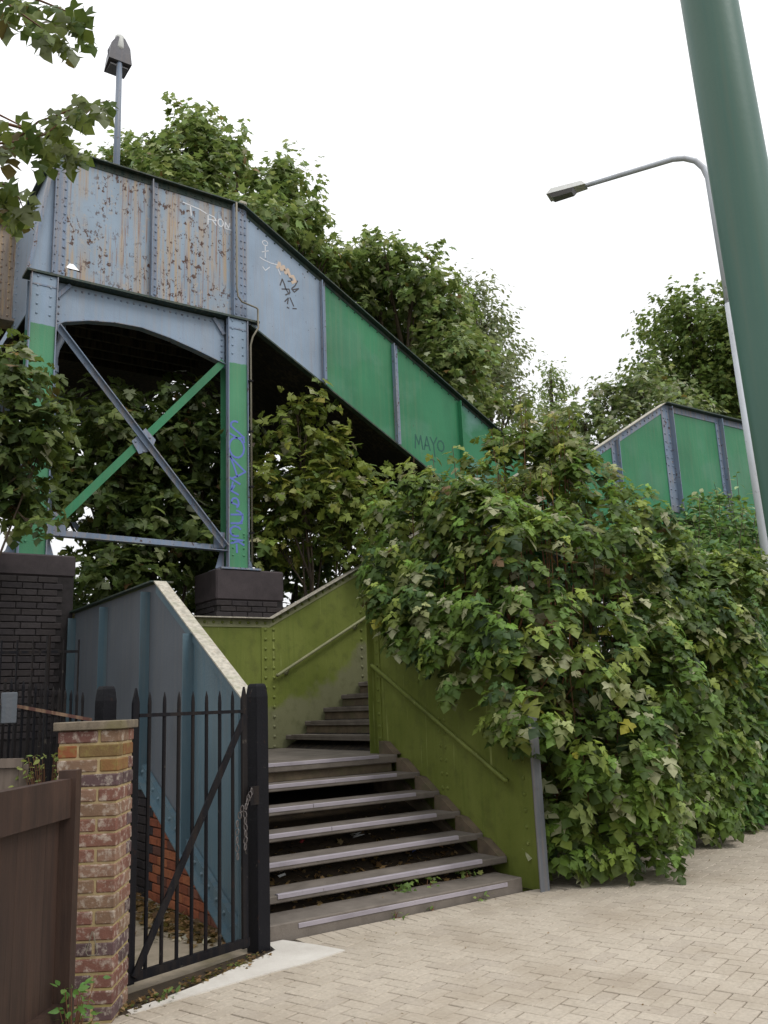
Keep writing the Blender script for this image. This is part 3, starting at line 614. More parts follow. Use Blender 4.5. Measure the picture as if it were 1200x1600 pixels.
on(P3[3], 'graffiti', [[(-.1, 0), (-.08, .3), (.0, .1), (.06, .3), (.1, 0)], [(.14, 0), (.22, .3), (.3, 0)], [(.17, .1), (.28, .1)], [(.32, .3), (.4, .15), (.5, .32)], [(.4, .15), (.42, -.12)], arcpts(.6, .14, .09, .12, 0, 360), [(.2, -.22), (.35, -.2), (.42, -.24)]], .022, 8.28, 5.55, .75, .75, m_darkgreen)
on(P3[4], 'graffiti', [[(.14, .3), (.04, .28), (.02, .2), (.12, .14), (.1, .04), (0, .03)], [(.16, .02), (.22, .28), (.28, 0)], [(.18, .1), (.27, .1)], [(.33, 0), (.33, .26), (.42, .2), (.35, .12), (.44, -.02)], [(.48, .2), (.48, .0)], [(.53, .18), (.53, -.02), (.6, -.04)], [(.64, .14), (.64, -.04)]], .02, 9.66, 5.62, .62, .7, m_darkgreen)
colr = [c for c in fb.children if c.name.startswith('column')][1]
vt = [arcpts(.35, 1.86, .25, .08, 60, 200), [(.12, 1.83), (.5, 1.74), (.8, 1.66), (.85, 1.56)], [(.0, 1.70), (.5, 1.62), (.85, 1.66)], arcpts(.42, 1.44, .42, .19, 0, 360, 14), [(.05, 1.26), (.25, 1.1), (.45, .9)], [(.05, 1.26), (.5, 1.12), (.9, 1.0)], [(.9, 1.0), (.45, .9), (.1, .84)],
      [(.05, .86), (.6, .76)], [(.2, .78), (.1, .62), (.5, .56)], [(.1, .62), (.3, .72)], arcpts(.32, .4, .2, .09, 180, -60), [(.12, .4), (.5, .36)], [(.1, .18), (.75, .2)], arcpts(.4, .14, .34, .12, 90, -90), [(.1, .02), (.7, .04)], arcpts(.35, -.12, .3, .09, 30, 300), [(.1, -.26), (.8, -.28)], [(.1, -.34), (.5, -.3), (.8, -.36)], [(.4, -.36), (.42, -.5)]]
obj('graffiti', ribbon(MB(), vt, .026, lambda u, v: (4.945+u*.27, YP-.0505, 4.02+v*.76), (0, -1, 0)), m_purple, colr)

# masonry piers under the columns
def pier(x0, x1, y0, y1, zc, label, rows):
    t = thing('brick_pier', label, 'pier', ((x0+x1)/2, (y0+y1)/2, -.07), 'sooty piers under the footbridge columns')
    obj('capstone', MB().cbox(TZ(((x0+x1)/2, (y0+y1)/2, (zc+3.395)/2)), x1-x0, y1-y0, 3.395-zc, .02), m_pier, t)
    obj('core', MB().box(x0+.015, x1-.015, y0+.015, y1-.015, -.07, zc), m_mortardark, t)
    fm = MB().cbox(Matrix(), .215, .03, .065, .005); fme = mesh('brick', fm, m_sootbrick); hm = MB().cbox(Matrix(), .03, .215, .065, .005); hme = mesh('brick', hm, m_sootbrick)
    for r_ in range(rows):
        z = zc-.04-r_*.075; k = 0
        for x in np.arange(x0+.11-(r_ % 2)*.0, x1-.1, .2245):
            xx = x+(.06 if r_ % 2 else 0)
            if xx < x1-.1: place('brick', fme, t, TZ((xx, y0+.014, z)))
        for y in np.arange(y0+.11+(r_ % 2)*.1, y1-.1, .2245): place('brick', hme, t, TZ((x0+.014, y, z)))
    return t
pier(1.3, 2.84, 10.4, 11.5, 3.14, 'tall sooty brick pier at the left under the shaded column', 24)
pier(4.72, 5.72, 10.66, 11.4, 2.98, 'short sooty pier with plain capstone under the graffitied green column', 5)
for x in (1.9, 4.9):
    single(obj('brick_pier', MB().cbox(TZ((x+.2, 15.05, 1.66)), 1.1, .8, 3.46, .02), m_pier), 'sooty pier at the far side of the trestle, ' + ('left one behind the shaded column' if x < 3 else 'right one behind the graffitied column'), 'pier', 'sooty piers under the footbridge columns')

# ================================================================ LAMPS AND POLES
lp = thing('bridge_lamp', 'small lantern on a thin blue grey post standing on the footbridge platform', 'lamp', (3.42, 11.2, 7.24))
obj('post', MB().tube([(3.42, 11.2, 7.24), (3.42, 11.2, 9.6), (3.42, 11.2, 11.08)], [.05, .046, .04], 12), m_pipe, lp, smooth=True)
hd = obj('lamp_head', MB().prism([(3.26, 11.22, 10.86), (3.26, 11.27, 11.08), (3.31, 11.3, 11.22), (3.34, 11.3, 11.28)], (.16, 0, 0)).poly(
    [(3.25, 11.15, 10.88), (3.59, 11.15, 10.88), (3.56, 11.15, 11.14), (3.48, 11.15, 11.28), (3.36, 11.15, 11.28), (3.28, 11.15, 11.14), (3.27, 11.45, 10.84), (3.57, 11.45, 10.84), (3.55, 11.42, 11.06), (3.48, 11.36, 11.22), (3.36, 11.36, 11.22), (3.29, 11.42, 11.06)],
    [(0, 1, 2, 3, 4, 5), (11, 10, 9, 8, 7, 6), (0, 6, 7, 1), (1, 7, 8, 2), (2, 8, 9, 3), (3, 9, 10, 4), (4, 10, 11, 5), (5, 11, 6, 0)]), m_lampdark, lp)
obj('lens', MB().box(3.29, 3.55, 11.20, 11.42, 10.825, 10.845), m_lampglass, hd)
obj('sensor_cap', MB().tube([(3.42, 11.2, 11.08), (3.42, 11.2, 11.12), (3.42, 11.22, 11.30), (3.42, 11.22, 11.33)], [.05, .07, .075, .07], 10), m_lampwhite, hd, smooth=True)
sp = thing('street_lamp', 'tall grey street lamp with a long level arm behind the bush', 'street lamp', (10.75, 6.57, -.07))
bend = [(10.68, 6.66, 8.9), (10.655, 6.70, 9.08), (10.59, 6.77, 9.21), (10.48, 6.88, 9.28), (10.37, 7.0, 9.295)]
obj('pole', MB().tube([(10.75, 6.57, -.07), (10.745, 6.575, 3.9), (10.715, 6.62, 6.9)], [.085, .07, .06], 12), m_steel, sp, smooth=True)
obj('arm', MB().tube([(10.715, 6.62, 6.88), *bend, (9.76, 8.17, 9.30)], [.05, .046, .045, .044, .043, .042, .036], 10), m_steel, sp, smooth=True)
ad = Vector((9.76-10.37, 8.17-7.0, 0)).normalized(); an = Vector((-ad.y, ad.x, 0)); Mh = Matrix(((ad.x, an.x, 0, 9.74), (ad.y, an.y, 0, 8.2), (0, 0, 1, 9.28), (0, 0, 0, 1)))
def hp(x, y, z): return Mh @ Vector((x, y, z))
lh = obj('lamp_head', MB().poly([hp(*p) for p in ((-.06, -.09, 0), (.55, -.13, .0), (.55, .13, 0), (-.06, .09, 0), (0, -.06, .09), (.48, -.09, .10), (.48, .09, .10), (0, .06, .09))], [(0, 3, 2, 1), (4, 5, 6, 7), (0, 1, 5, 4), (1, 2, 6, 5), (2, 3, 7, 6), (3, 0, 4, 7)]), m_lampwhite, sp)
obj('lens', MB().poly([hp(*p) for p in ((.12, -.1, -.001), (.52, -.12, -.001), (.52, .12, -.001), (.12, .1, -.001), (.16, -.07, -.06), (.47, -.08, -.06), (.47, .08, -.06), (.16, .07, -.06))], [(0, 1, 2, 3), (7, 6, 5, 4), (0, 4, 5, 1), (1, 5, 6, 2), (2, 6, 7, 3), (3, 7, 4, 0)]), m_lampglass, lh)
bp = MB().tube([(2.028, 1.087, -0.07), (1.997, 1.141, 2.4), (1.984, 1.164, 3.4), (1.951, 1.221, 6)], [.076, .075, .073, .068], 28)
single(obj('lamp_column', bp, m_polegreen, smooth=True), 'thick dark green round pole leaning at the right edge, nearest', 'pole')

# ================================================================ GATE, POSTS, RAILINGS
A, B = Vector((1.84, 5.36, 0)), Vector((2.70, 5.62, 0)); gd = (B-A).normalized(); gn = Vector((-gd.y, gd.x, 0)); GL = (B-A).length
ga = thing('iron_gate', 'black iron gate of spiked bars with one diagonal brace, beside the steps', 'gate', (2.27, 5.49, .04))
def gp_(u, z, o=0): return A+gd*u+gn*o+Vector((0, 0, z))
def spike(mb, p, r, h): mb.tube([p, p+Vector((0, 0, h*.55)), p+Vector((0, 0, h))], [r, r*.8, r*.12], 8)
for k in range(1, 8):
    u = GL*k/8; mb = MB().tube([gp_(u, .07), gp_(u, 1.60)], .0125, 8); spike(mb, gp_(u, 1.60), .013, .085); obj('bar', mb, m_iron, ga)
for u in (0.01, GL-.01):
    mb = MB().bar(gp_(u, .05), gp_(u, 1.62), .045, .02, gd); mb.prism([gp_(u-.0225, 1.62, -.01), gp_(u+.0225, 1.62, -.01), gp_(u, 1.71, -.01)], gn*.02); obj('stile', mb, m_iron, ga)
obj('top_rail', MB().bar(gp_(.03, 1.545), gp_(GL-.03, 1.545), .022, .03), m_iron, ga)
obj('bottom_rail', MB().bar(gp_(-.02, .085), gp_(GL+.02, .085), .05, .03), m_iron, ga)
obj('diagonal_brace', MB().bar(gp_(.02, .09, -.024), gp_(GL-.02, 1.52, -.024), .046, .012, gd), m_iron, ga)
def wpost(cx, cy, half, ztop, label, mat=m_blackwood):
    q = [Vector((cx, cy, 0))+gd*i*half+gn*j*half for i, j in ((-1, -1), (1, -1), (1, 1), (-1, 1))]
    mb = MB(); zz = [(-.1, 1), (ztop-.09, 1), (ztop-.02, .86), (ztop, .72)]
    cen = Vector((cx, cy, 0)); vs = [cen+(p-cen)*s_+Vector((0, 0, z)) for z, s_ in zz for p in q]
    mb.poly(vs, [(i*4+k, i*4+(k+1) % 4, i*4+4+(k+1) % 4, i*4+4+k) for i in range(3) for k in range(4)]+[(12, 13, 14, 15)])
    o = obj('gate_post', mb, mat); bv = o.modifiers.new('bevel', 'BEVEL'); bv.width = .008; bv.segments = 2
    return single(o, label, 'gate post')
wpost(2.82, 5.68, .056, 1.73, 'black square post with blunt top standing at the foot of the steps')
wpost(1.71, 5.5, .048, 1.73, 'black post with paint worn white on one edge, behind the brick pier')
hasp = MB().bar(Vector((2.755, 5.60, .93)), Vector((2.755, 5.60, 1.05)), .08, .012, gd); single(obj('hasp', hasp, m_iron), 'dark square hasp plate on the black post beside the gate', 'hasp')
lk = MB(); lk.tube([(.009*math.cos(a), 0, .016*math.sin(a)) for a in np.linspace(0, 2*math.pi, 9)], .0028, 5, False); lme = mesh('link', lk, m_chain)
ch = thing('chain', 'loose steel chain hanging from the gate stile', 'chain', (2.68, 5.56, .75))
cp_ = [(2.73, 5.585, 1.02), (2.70, 5.575, .98), (2.675, 5.56, .93), (2.665, 5.555, .88), (2.665, 5.552, .84), (2.667, 5.552, .8), (2.667, 5.55, .76), (2.665, 5.55, .72), (2.664, 5.55, .68), (2.62, 5.54, .88), (2.6, 5.535, .83), (2.597, 5.53, .78), (2.596, 5.53, .73), (2.597, 5.53, .68), (2.6, 5.53, .63), (2.64, 5.545, .92), (2.69, 5.57, .955), (2.715, 5.58, 1.0)]
for k, p in enumerate(cp_): place('link', lme, ch, TZ(p) @ Matrix.Rotation(R(35+90*(k % 2)), 4, 'Z') @ Matrix.Rotation(random.uniform(-.3, .3), 4, 'Y') @ Matrix.Scale(1.35, 4))
# spiked railing with rusty sloping rail, left of the gate
C0, C1 = Vector((1.66, 5.75, 0)), Vector((1.19, 5.9, 0))
rl = thing('iron_railing', 'spiked iron railing with a rusty sloping rail behind the brick pier', 'railing', (1.42, 5.85, 0))
for k in range(14):
    t = (k+.5)/14; p = C0.lerp(C1, t); zr = 1.535+.115*t; mb = MB().tube([p+Vector((0, 0, .02)), p+Vector((0, 0, zr+.1))], .0085, 6); spike(mb, p+Vector((0, 0, zr+.1)), .011, .065); obj('picket', mb, m_iron, rl)
obj('rail', MB().bar(C0+Vector((.04, -.01, 1.53)), C1+Vector((0, 0, 1.652)), .02, .035), m_ironrust, rl, 'rust red flat rail')
obj('rail', MB().bar(C0+Vector((0, 0, .22)), C1+Vector((0, 0, .3)), .02, .035), m_ironrust, rl)
obj('post', MB().box(1.13, 1.165, 5.9, 5.94, -.06, 1.76), m_iron, rl)
D0, D1 = Vector((1.2, 8.75, .9)), Vector((2.36, 8.45, .9))
rd = thing('thin_railing', 'thin black railing in front of the tall sooty pier', 'railing', (1.7, 8.6, .9))
for k in range(10):
    p = D0.lerp(D1, k/9); obj('post' if k == 7 else 'picket', MB().tube([p, p+Vector((0, 0, 1.40 if k == 7 else 1.36))], .02 if k == 7 else .008, 6), m_iron, rd)
obj('rail', MB().bar(D0+Vector((0, 0, 1.25)), D1+Vector((0, 0, 1.25)), .025, .012), m_iron, rd)
obj('rail', MB().bar(D0+Vector((0, 0, .2)), D1+Vector((0, 0, .2)), .025, .012), m_iron, rd)
single(obj('concrete_post', MB().cbox(TZ((.98, 5.75, .8)), .3, .22, 1.75, .02), m_coping), 'pale grey concrete post cut by the left edge of the picture', 'post')
single(obj('slate_marker', MB().cbox(TZ((1.19, 5.68, 1.62)), .09, .02, .18, .004), m_slate), 'small grey plate fixed at the end of the spiked railing', 'plate')
lf = thing('low_fence', 'low weathered grey board fence behind the brown gate at the left edge', 'fence', (1.12, 5.4, 0))
for k in range(8): z = .25+k*.13; obj('board', MB().prism([(.75, 5.72, z), (1.21, 5.45, z), (1.21, 5.45, z+.122), (.75, 5.72, z+.122)], (.008, .014, 0)), m_greywood, lf)
obj('cap_rail', MB().bar((.75, 5.71, 1.32), (1.23, 5.43, 1.31), .05, .03), m_greywood, lf); obj('post', MB().box(1.21, 1.26, 5.43, 5.48, -.07, 1.3), m_greywood, lf)

# ================================================================ FOREGROUND BRICK PIER AND BROWN GATE
PAa = R(-32.4); MP = TZ((0, 0, 0))
s_dir = Vector((math.sin(R(32.4)), math.cos(R(32.4)), 0)); f_dir = Vector((math.cos(R(32.4)), -math.sin(R(32.4)), 0))
PC = Vector((1.615, 4.945, 0)); PW = .332
pc0 = PC-f_dir*PW/2+s_dir*PW/2                                # centre of the pier
MPier = TZ(pc0) @ Matrix.Rotation(PAa, 4, 'Z')
gpi = thing('gate_pier', 'weathered red brick pier with a concrete coping, foreground left', 'pier', pc0-Vector((0, 0, .07)))
obj('mortar', MB().cbox(MPier @ TZ((0, 0, .68)), PW-.012, PW-.012, 1.594, .002), m_mortar, gpi)
kb = MB().cbox(Matrix(), .2165, .103, .066, .006); kme = [mesh('brick', kb, m_brick), mesh('brick', kb, m_brickolive)]
for r_ in range(20):
    z = -.03+r_*.0775; mir = 1 if r_ % 2 else -1; h_ = PW/2
    for k in range(4):
        M = Matrix.Rotation(R(90*k), 4, 'Z') @ TZ((mir*(-h_+.10825+random.uniform(-.002, .0015)), -h_+.0515+random.uniform(-.002, .0015), z)) @ Matrix.Rotation(random.uniform(-.008, .008), 4, 'Z')
        place('brick', kme[1 if r_ > 16 and random.random() < .7 else 0], gpi, MPier @ M)
cpm = MB().cbox(MPier @ TZ((.0, .0, 1.502)), .375, .375, .046, .004)
cpo = obj('coping', cpm, m_coping, gpi); 
wl_ = MPier @ TZ((.075, -PW/2-.008, 0))
tri = [(0, .30+.15), (-.028, .35), (-.02, .335), (.022, .335), (.03, .35), (.004, .45)]
tw = obj('wire_triangle', MB().tube([MPier @ Vector((.055+x, -PW/2-.012, z)) for x, z in tri], .0022, 5), m_tan)
single(tw, 'bent wire triangle hanging on the front of the brick pier', 'wire')
# brown timber gate leaf standing towards the camera
bg_ = thing('timber_gate', 'dark brown timber gate with a top rail, foreground bottom left', 'gate', (1.2, 4.6, 0))
E0 = Vector((1.325, 4.82, 0)); ed_ = Vector((-.40, -.90, 0)).normalized()
ed_ = Vector((-math.sin(R(40)), -math.cos(R(40)), 0)); en = Vector((-ed_.y, ed_.x, 0))
obj('post', MB().bar(E0+Vector((0, 0, -.07)), E0+Vector((0, 0, 1.285)), .09, .09, f_dir), m_wood, bg_)
obj('top_rail', MB().bar(E0+ed_*.04+Vector((0, 0, 1.15)), E0+ed_*2.4+Vector((0, 0, 1.15)), .19, .06, (0, 0, 1)), m_wood, bg_)
obj('bottom_rail', MB().bar(E0+ed_*.04+Vector((0, 0, .12)), E0+ed_*2.4+Vector((0, 0, .12)), .15, .05, (0, 0, 1)), m_wood, bg_)
for k in range(17):
    a = E0+ed_*(.06+k*.14)-en*.03; obj('board', MB().bar(a+ed_*.068+Vector((0, 0, .03)), a+ed_*.068+Vector((0, 0, 1.12)), .1385, .02, ed_), m_wood, bg_)

# ================================================================ VEGETATION
def leaf_template(kind):
    if kind == 'maple':
        h = [(.0, -.02), (.22, -.13), (.5, .0), (.38, .22), (.61, .45), (.37, .5), (.27, .72), (0, 1.0)]
    elif kind == 'maple_lo':
        h = [(.0, 0), (.42, .08), (.26, .3), (.46, .58), (.2, .6), (0, 1.0)]
    else:
        h = [(0, 0), (.2, .25), (.24, .5), (.13, .8), (0, 1.0)]
    o = h+[(-x, y) for x, y in reversed(h[1:-1])]
    c = [(0, .25), (0, .6)] if kind == 'maple' else [(0, .4)]
    n = len(o); P = np.array(o+c, float)
    z = .12*np.abs(P[:, 0])-.3*P[:, 0]**2-.22*P[:, 1]**2+(.05*np.sin(9*P[:, 0]+4*P[:, 1]) if kind == 'maple' else 0)
    V = np.column_stack([P, z]); F = []
    for i in range(n):
        a, b = i, (i+1) % n
        ci = n if len(c) == 1 or (P[a, 1]+P[b, 1])/2 < .42 else n+1
        F.append((ci, a, b))
    if len(c) == 2:
        i3 = [i for i in range(n) if abs(P[i, 1]-.5) < .005]; F += [(n, i3[0], n+1), (n, n+1, i3[1])]
        F = [f for f in F if len(set(f)) == 3]
    V[:, 1] -= .0
    return V, np.array(F)
TPL = {k: leaf_template(k) for k in ('maple', 'maple_lo', 'oval')}
def unit(a): return a/np.maximum(1e-6, np.linalg.norm(a, axis=-1, keepdims=True))
def leaf_frames(N, T):
    N = unit(N); T = unit(T-N*np.sum(T*N, 1, keepdims=True)); return np.stack([np.cross(T, N), T, N], 2)   # columns x, y, z
def leaf_cloud(P, N, T, size, tint, kind):
    V, F = TPL[kind]; Fm = leaf_frames(N, T); n = len(P); m = len(V)
    curl = rng.uniform(.4, 1.8, (n, 1)); wid = rng.uniform(.85, 1.12, (n, 1))
    L = np.empty((n, m, 3)); L[:, :, 0] = V[:, 0]*wid; L[:, :, 1] = V[:, 1]; L[:, :, 2] = V[:, 2]*curl
    W = np.einsum('nij,nmj->nmi', Fm, L*size[:, None, None])+P[:, None, :]
    FF = (F[None]+(np.arange(n)*m)[:, None, None]).reshape(-1, 3)
    C = np.repeat(np.column_stack([tint, np.ones(n)]), m, 0)
    return W.reshape(-1, 3), FF, C
def pick(palette, n):
    w_ = np.array([p[0] for p in palette], float); i = rng.choice(len(palette), n, p=w_/w_.sum()); c = np.array([p[1] for p in palette])[i]
    return np.clip(c*rng.uniform(.75, 1.3, (n, 1))*rng.uniform(.92, 1.08, (n, 3)), 0, .9)
PAL_BUSH = [(5, (.075, .125, .03)), (5, (.115, .165, .038)), (2.6, (.20, .235, .05)), (1.6, (.055, .10, .04)), (1.0, (.40, .40, .24)), (.5, (.50, .46, .34)), (.4, (.27, .17, .08)), (1.2, (.16, .26, .045)), (.5, (.33, .33, .06))]
PAL_SYC = [(5, (.095, .15, .038)), (4, (.15, .205, .05)), (1.6, (.23, .28, .075)), (.8, (.30, .33, .19)), (.3, (.22, .14, .06))]
PAL_FAR = [(5, (.16, .235, .08)), (4, (.235, .305, .10)), (1.8, (.34, .40, .15)), (1.0, (.46, .50, .32)), (.2, (.25, .15, .06))]
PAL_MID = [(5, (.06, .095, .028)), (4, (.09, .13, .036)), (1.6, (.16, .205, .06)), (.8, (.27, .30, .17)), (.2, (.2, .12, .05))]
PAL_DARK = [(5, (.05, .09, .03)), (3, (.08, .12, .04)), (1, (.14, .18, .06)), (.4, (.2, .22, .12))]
PAL_PALE = [(4, (.24, .28, .15)), (3, (.31, .34, .21)), (2, (.17, .22, .10)), (1, (.42, .44, .32))]
PAL_BRIGHT = [(4, (.13, .20, .055)), (3, (.19, .265, .07)), (1.5, (.26, .31, .10)), (1, (.09, .145, .045))]
PAL_PRIVET = [(5, (.11, .22, .06)), (3, (.18, .31, .08)), (1.4, (.38, .46, .24)), (2, (.06, .14, .045))]
PAL_YEL = [(4, (.15, .20, .04)), (3, (.22, .26, .055)), (2, (.10, .15, .04)), (1, (.32, .32, .07)), (.8, (.38, .39, .23))]

def grow(lobes, n_twig, per, size, L=.35, pal=PAL_SYC, kind='maple_lo', flat_=.8, shell=.45, spread_=.1, upb=.5):
    lb = np.array(lobes); wts = lb[:, 3]**2.2; i = rng.choice(len(lb), n_twig, p=wts/wts.sum())
    d = unit(rng.normal(size=(n_twig, 3))); d[:, 2] *= flat_
    rad = lb[i, 3]*np.maximum(.1, rng.uniform(0, 1, n_twig)**shell)*(1+.22*np.sin(d[:, 0]*7+i)+.16*np.sin(d[:, 1]*9+d[:, 2]*6+2*i))
    base = lb[i, :3]+d*rad[:, None]
    tw = unit(d*.8+np.array([0, 0, upb])+rng.normal(scale=.35, size=(n_twig, 3)))*(L*rng.uniform(.5, 1.4, (n_twig, 1)))
    t = np.tile(np.linspace(.05, 1, per), n_twig); k = np.repeat(np.arange(n_twig), per)
    side = unit(rng.normal(size=(len(k), 3)))
    P = base[k]+tw[k]*t[:, None]+side*spread_*rng.uniform(.3, 1, (len(k), 1))
    N = np.array([0, 0, .75])+d[k]*.45+rng.normal(scale=.38, size=(len(k), 3))
    T = side+d[k]*.4-np.array([0, 0, .45])
    S_ = size*rng.uniform(.6, 1.25, len(k))
    tint = pick(pal, len(k))
    return P, N, T, S_, tint, base, tw
def twigs(base, tw, r=.006, every=1):
    mb = MB()
    for b, t in list(zip(base, tw))[::every]: mb.tube([b-t*.4, b+t*.5, b+t], [r*1.4, r, r*.5], 4, False)
    return mb
def limb_mesh(trunk, lobes, r0, seed=0):
    rr = random.Random(seed); mb = MB(); tr = Vector(trunk); top = Vector(max(lobes, key=lambda l: l[3])[:3])
    pts = [tr.lerp(top, t)+Vector((rr.uniform(-.12, .12)*t, rr.uniform(-.12, .12)*t, 0)) for t in (0, .25, .5, .75, 1)]
    mb.tube(pts, [r0*1.25, r0, r0*.8, r0*.6, r0*.35], 9)
    br = MB()
    for l in lobes:
        c = Vector(l[:3]); a = pts[1+rr.randrange(3)]; mid = a.lerp(c, .5)+Vector((rr.uniform(-.2, .2), rr.uniform(-.2, .2), rr.uniform(-.1, .3)))
        br.tube([a, mid, c], [r0*.42, r0*.3, r0*.15], 6)
        for _ in range(7):
            e = c+Vector((rr.gauss(0, 1), rr.gauss(0, 1), rr.gauss(.3, .8))).normalized()*l[3]*rr.uniform(.4, .8); br.tube([mid.lerp(c, rr.uniform(.3, 1)), c.lerp(e, .5)+Vector((0, 0, .05)), e], [r0*.13, r0*.09, r0*.04], 4, False)
    return mb, br
def tree(name, label, cat, trunk, lobes, n_twig, per, size, r0=.14, group=None, **kw):
    t = thing(name, label, cat, trunk, group)
    P, N, T, S_, ti, base, tw = grow(lobes, n_twig, per, size, **kw)
    mb, br = limb_mesh(trunk, lobes, r0, len(lobes)+int(trunk[0]*10))
    obj('trunk', mb, m_bark, t, smooth=True); obj('branches', br, m_bark, t, kind='stuff')
    V, F, C = leaf_cloud(P, N, T, S_, ti, kw.get('kind', 'maple_lo'))
    me = tri_mesh('crown', V-np.array(trunk), F, m_leaf, C); o = bpy.data.objects.new('crown', me); COL.objects.link(o); o.parent = t; o['kind'] = 'stuff'
    return t
FAR = 'trees standing behind the footbridge'
t1 = [(7.33, 17.63, 14.6, .95), (6.78, 18.49, 14.5, .78), (7.9, 17.44, 14.1, .77), (6.21, 19.16, 14.8, .47), (9.16, 16.89, 13.65, .74), (9.01, 15.73, 12.3, .49), (8.0, 15.66, 11.8, .84), (7.07, 17.38, 13.0, 1.33), (8.57, 17.8, 12.2, 1.09), (7.3, 17.6, 15.3, .35), (9.2, 16.8, 14.2, .3), (9.6, 16.6, 12.6, .6), (9.9, 16.4, 11.7, .6), (5.9, 19.2, 14.3, .5), (8.2, 17.3, 14.9, .28)]
t2 = [(11.75, 17.26, 12.35, .91), (12.37, 16.18, 11.8, .93), (13.45, 16.55, 11.5, .92), (11.33, 17.43, 11.4, .98), (13.28, 18.05, 11.3, 1.4), (13.11, 15.75, 9.8, .95), (11.56, 16.11, 12.3, .5), (13.9, 16.6, 10.3, .9), (10.6, 16.9, 11.9, .7), (12.9, 16.2, 8.8, 1.0), (14.9, 17.2, 9.2, .9), (11.8, 16.9, 13.1, .3), (13.5, 16.6, 12.3, .3)]
t3 = [(17.65, 19.5, 13.2, .92), (18.52, 19.97, 12.3, 1.0), (16.35, 19.04, 11.6, .97), (18.7, 19.71, 10.7, .86), (15.97, 19.29, 10.4, .96), (16.75, 18.85, 13.7, .55), (17.2, 19.3, 11.2, 1.1)]
t4 = [(26.18, 24.72, 14.3, .6), (26.25, 24.69, 13.2, .85), (26.0, 24.63, 15.0, .34), (26.1, 24.7, 12, 1.0)]
t5 = [(19.76, 13.37, 11.3, 1.04), (20.68, 12.73, 10.5, 1.38), (20.27, 14.74, 10.4, 1.0), (21.14, 15.64, 12.2, .43), (21.97, 14.55, 9.9, 1.5), (21.25, 12.35, 11.8, .9), (20.3, 13.6, 9.2, 1.3)]
t6 = [(15.24, 12.61, 8.1, .52), (15.42, 11.84, 8.1, .6), (14.61, 12.94, 7.6, .43), (14.92, 12.18, 7.1, .7), (14.32, 13.9, 7.5, .59), (15.24, 10.87, 7.3, .54), (14.6, 12.6, 6.2, .8), (15.5, 11.2, 6.3, .8)]
tree('sycamore_tree', 'dark green sycamore rising above the rusty platform panel', 'tree', (7.4, 17.2, -.07), t1, 1250, 8, .2, .2, FAR, L=.4, pal=PAL_FAR)
tree('sycamore_tree', 'dense sycamore behind the middle of the sloping stair side', 'tree', (12.5, 16.8, -.07), t2, 1600, 8, .2, .2, FAR, L=.4, pal=PAL_FAR)
tree('poplar_tree', 'pale grey green small leaved tree right of the dense sycamore', 'tree', (17.3, 19.3, -.07), t3, 1250, 9, .17, .2, FAR, pal=PAL_PALE, kind='oval', L=.6, spread_=.16)
tree('poplar_tree', 'small distant pointed tree in the gap of open sky', 'tree', (26.15, 24.7, -.07), t4, 420, 8, .17, .16, FAR, pal=PAL_FAR, kind='oval', L=.5)
tree('lime_tree', 'big rounded tree behind the street lamp and green pole', 'tree', (20.8, 13.8, -.07), t5, 2000, 9, .15, .24, FAR, pal=PAL_BRIGHT, kind='maple_lo', L=.45)
tree('small_sycamore', 'light green young tree behind the peaked green stair landing', 'tree', (15.0, 12.4, -.07), t6, 900, 9, .13, .1, FAR, pal=PAL_PALE+PAL_FAR, L=.35)
s1 = [(6.25, 11.07, 5.4, 0.46), (6.37, 11.1, 4.49, 0.58), (6.77, 10.76, 4.52, 0.51), (6.77, 10.95, 5.22, 0.35), (5.96, 11.35, 3.93, 0.46), (6.88, 10.76, 3.81, 0.45), (6.17, 10.99, 5.91, 0.19), (5.71, 11.19, 4.66, 0.32), (7.42, 10.86, 4.38, 0.46)]
tree('sycamore_sapling', 'yellow green sycamore sapling under the sloping stair side', 'sapling', (6.4, 11.1, -.07), s1, 360, 6, .15, .05, None, pal=PAL_YEL, kind='maple', L=.4)
sb_ = [(7.6, 13.6, 5.2, .7), (8.4, 13.2, 4.6, .6), (6.8, 14.2, 5.4, .9), (7.8, 14.0, 4.0, 1.0), (6.4, 13.9, 4.2, .9), (5.8, 14.0, 3.2, .8)]
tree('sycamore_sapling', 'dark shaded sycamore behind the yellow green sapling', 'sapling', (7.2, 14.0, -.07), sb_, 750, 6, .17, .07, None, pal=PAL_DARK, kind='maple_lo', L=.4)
s2 = [(4.83, 12.24, 6.01, 0.46), (3.87, 11.83, 5.24, 0.68), (5.19, 12.01, 5.24, 0.64), (3.64, 12.56, 5.87, 0.41), (4.46, 12.29, 4.19, 0.86), (5.1, 11.65, 3.87, 0.55), (3.46, 12.1, 4.51, 0.55), (5.0, 11.74, 5.6, 0.36), (3.82, 12.01, 3.32, 0.73), (4.46, 12.92, 5.24, 0.82), (3.0, 12.74, 4.87, 0.55)]
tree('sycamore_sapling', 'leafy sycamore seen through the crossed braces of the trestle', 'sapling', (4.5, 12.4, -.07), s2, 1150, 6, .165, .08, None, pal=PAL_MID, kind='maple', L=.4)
s3 = [(1.84, 9.22, 4.9, .3), (1.99, 9.21, 4.35, .32), (1.85, 9.48, 3.79, .35), (2.16, 9.1, 4.5, .17), (2.0, 8.95, 3.4, .17), (1.83, 9.61, 5.4, .14), (1.5, 9.4, 4.3, .4)]
tree('sycamore_sapling', 'sycamore sapling in front of the left trestle column at the picture edge', 'sapling', (1.7, 9.4, .9), s3, 230, 6, .14, .04, None, pal=PAL_MID, kind='maple', L=.26)

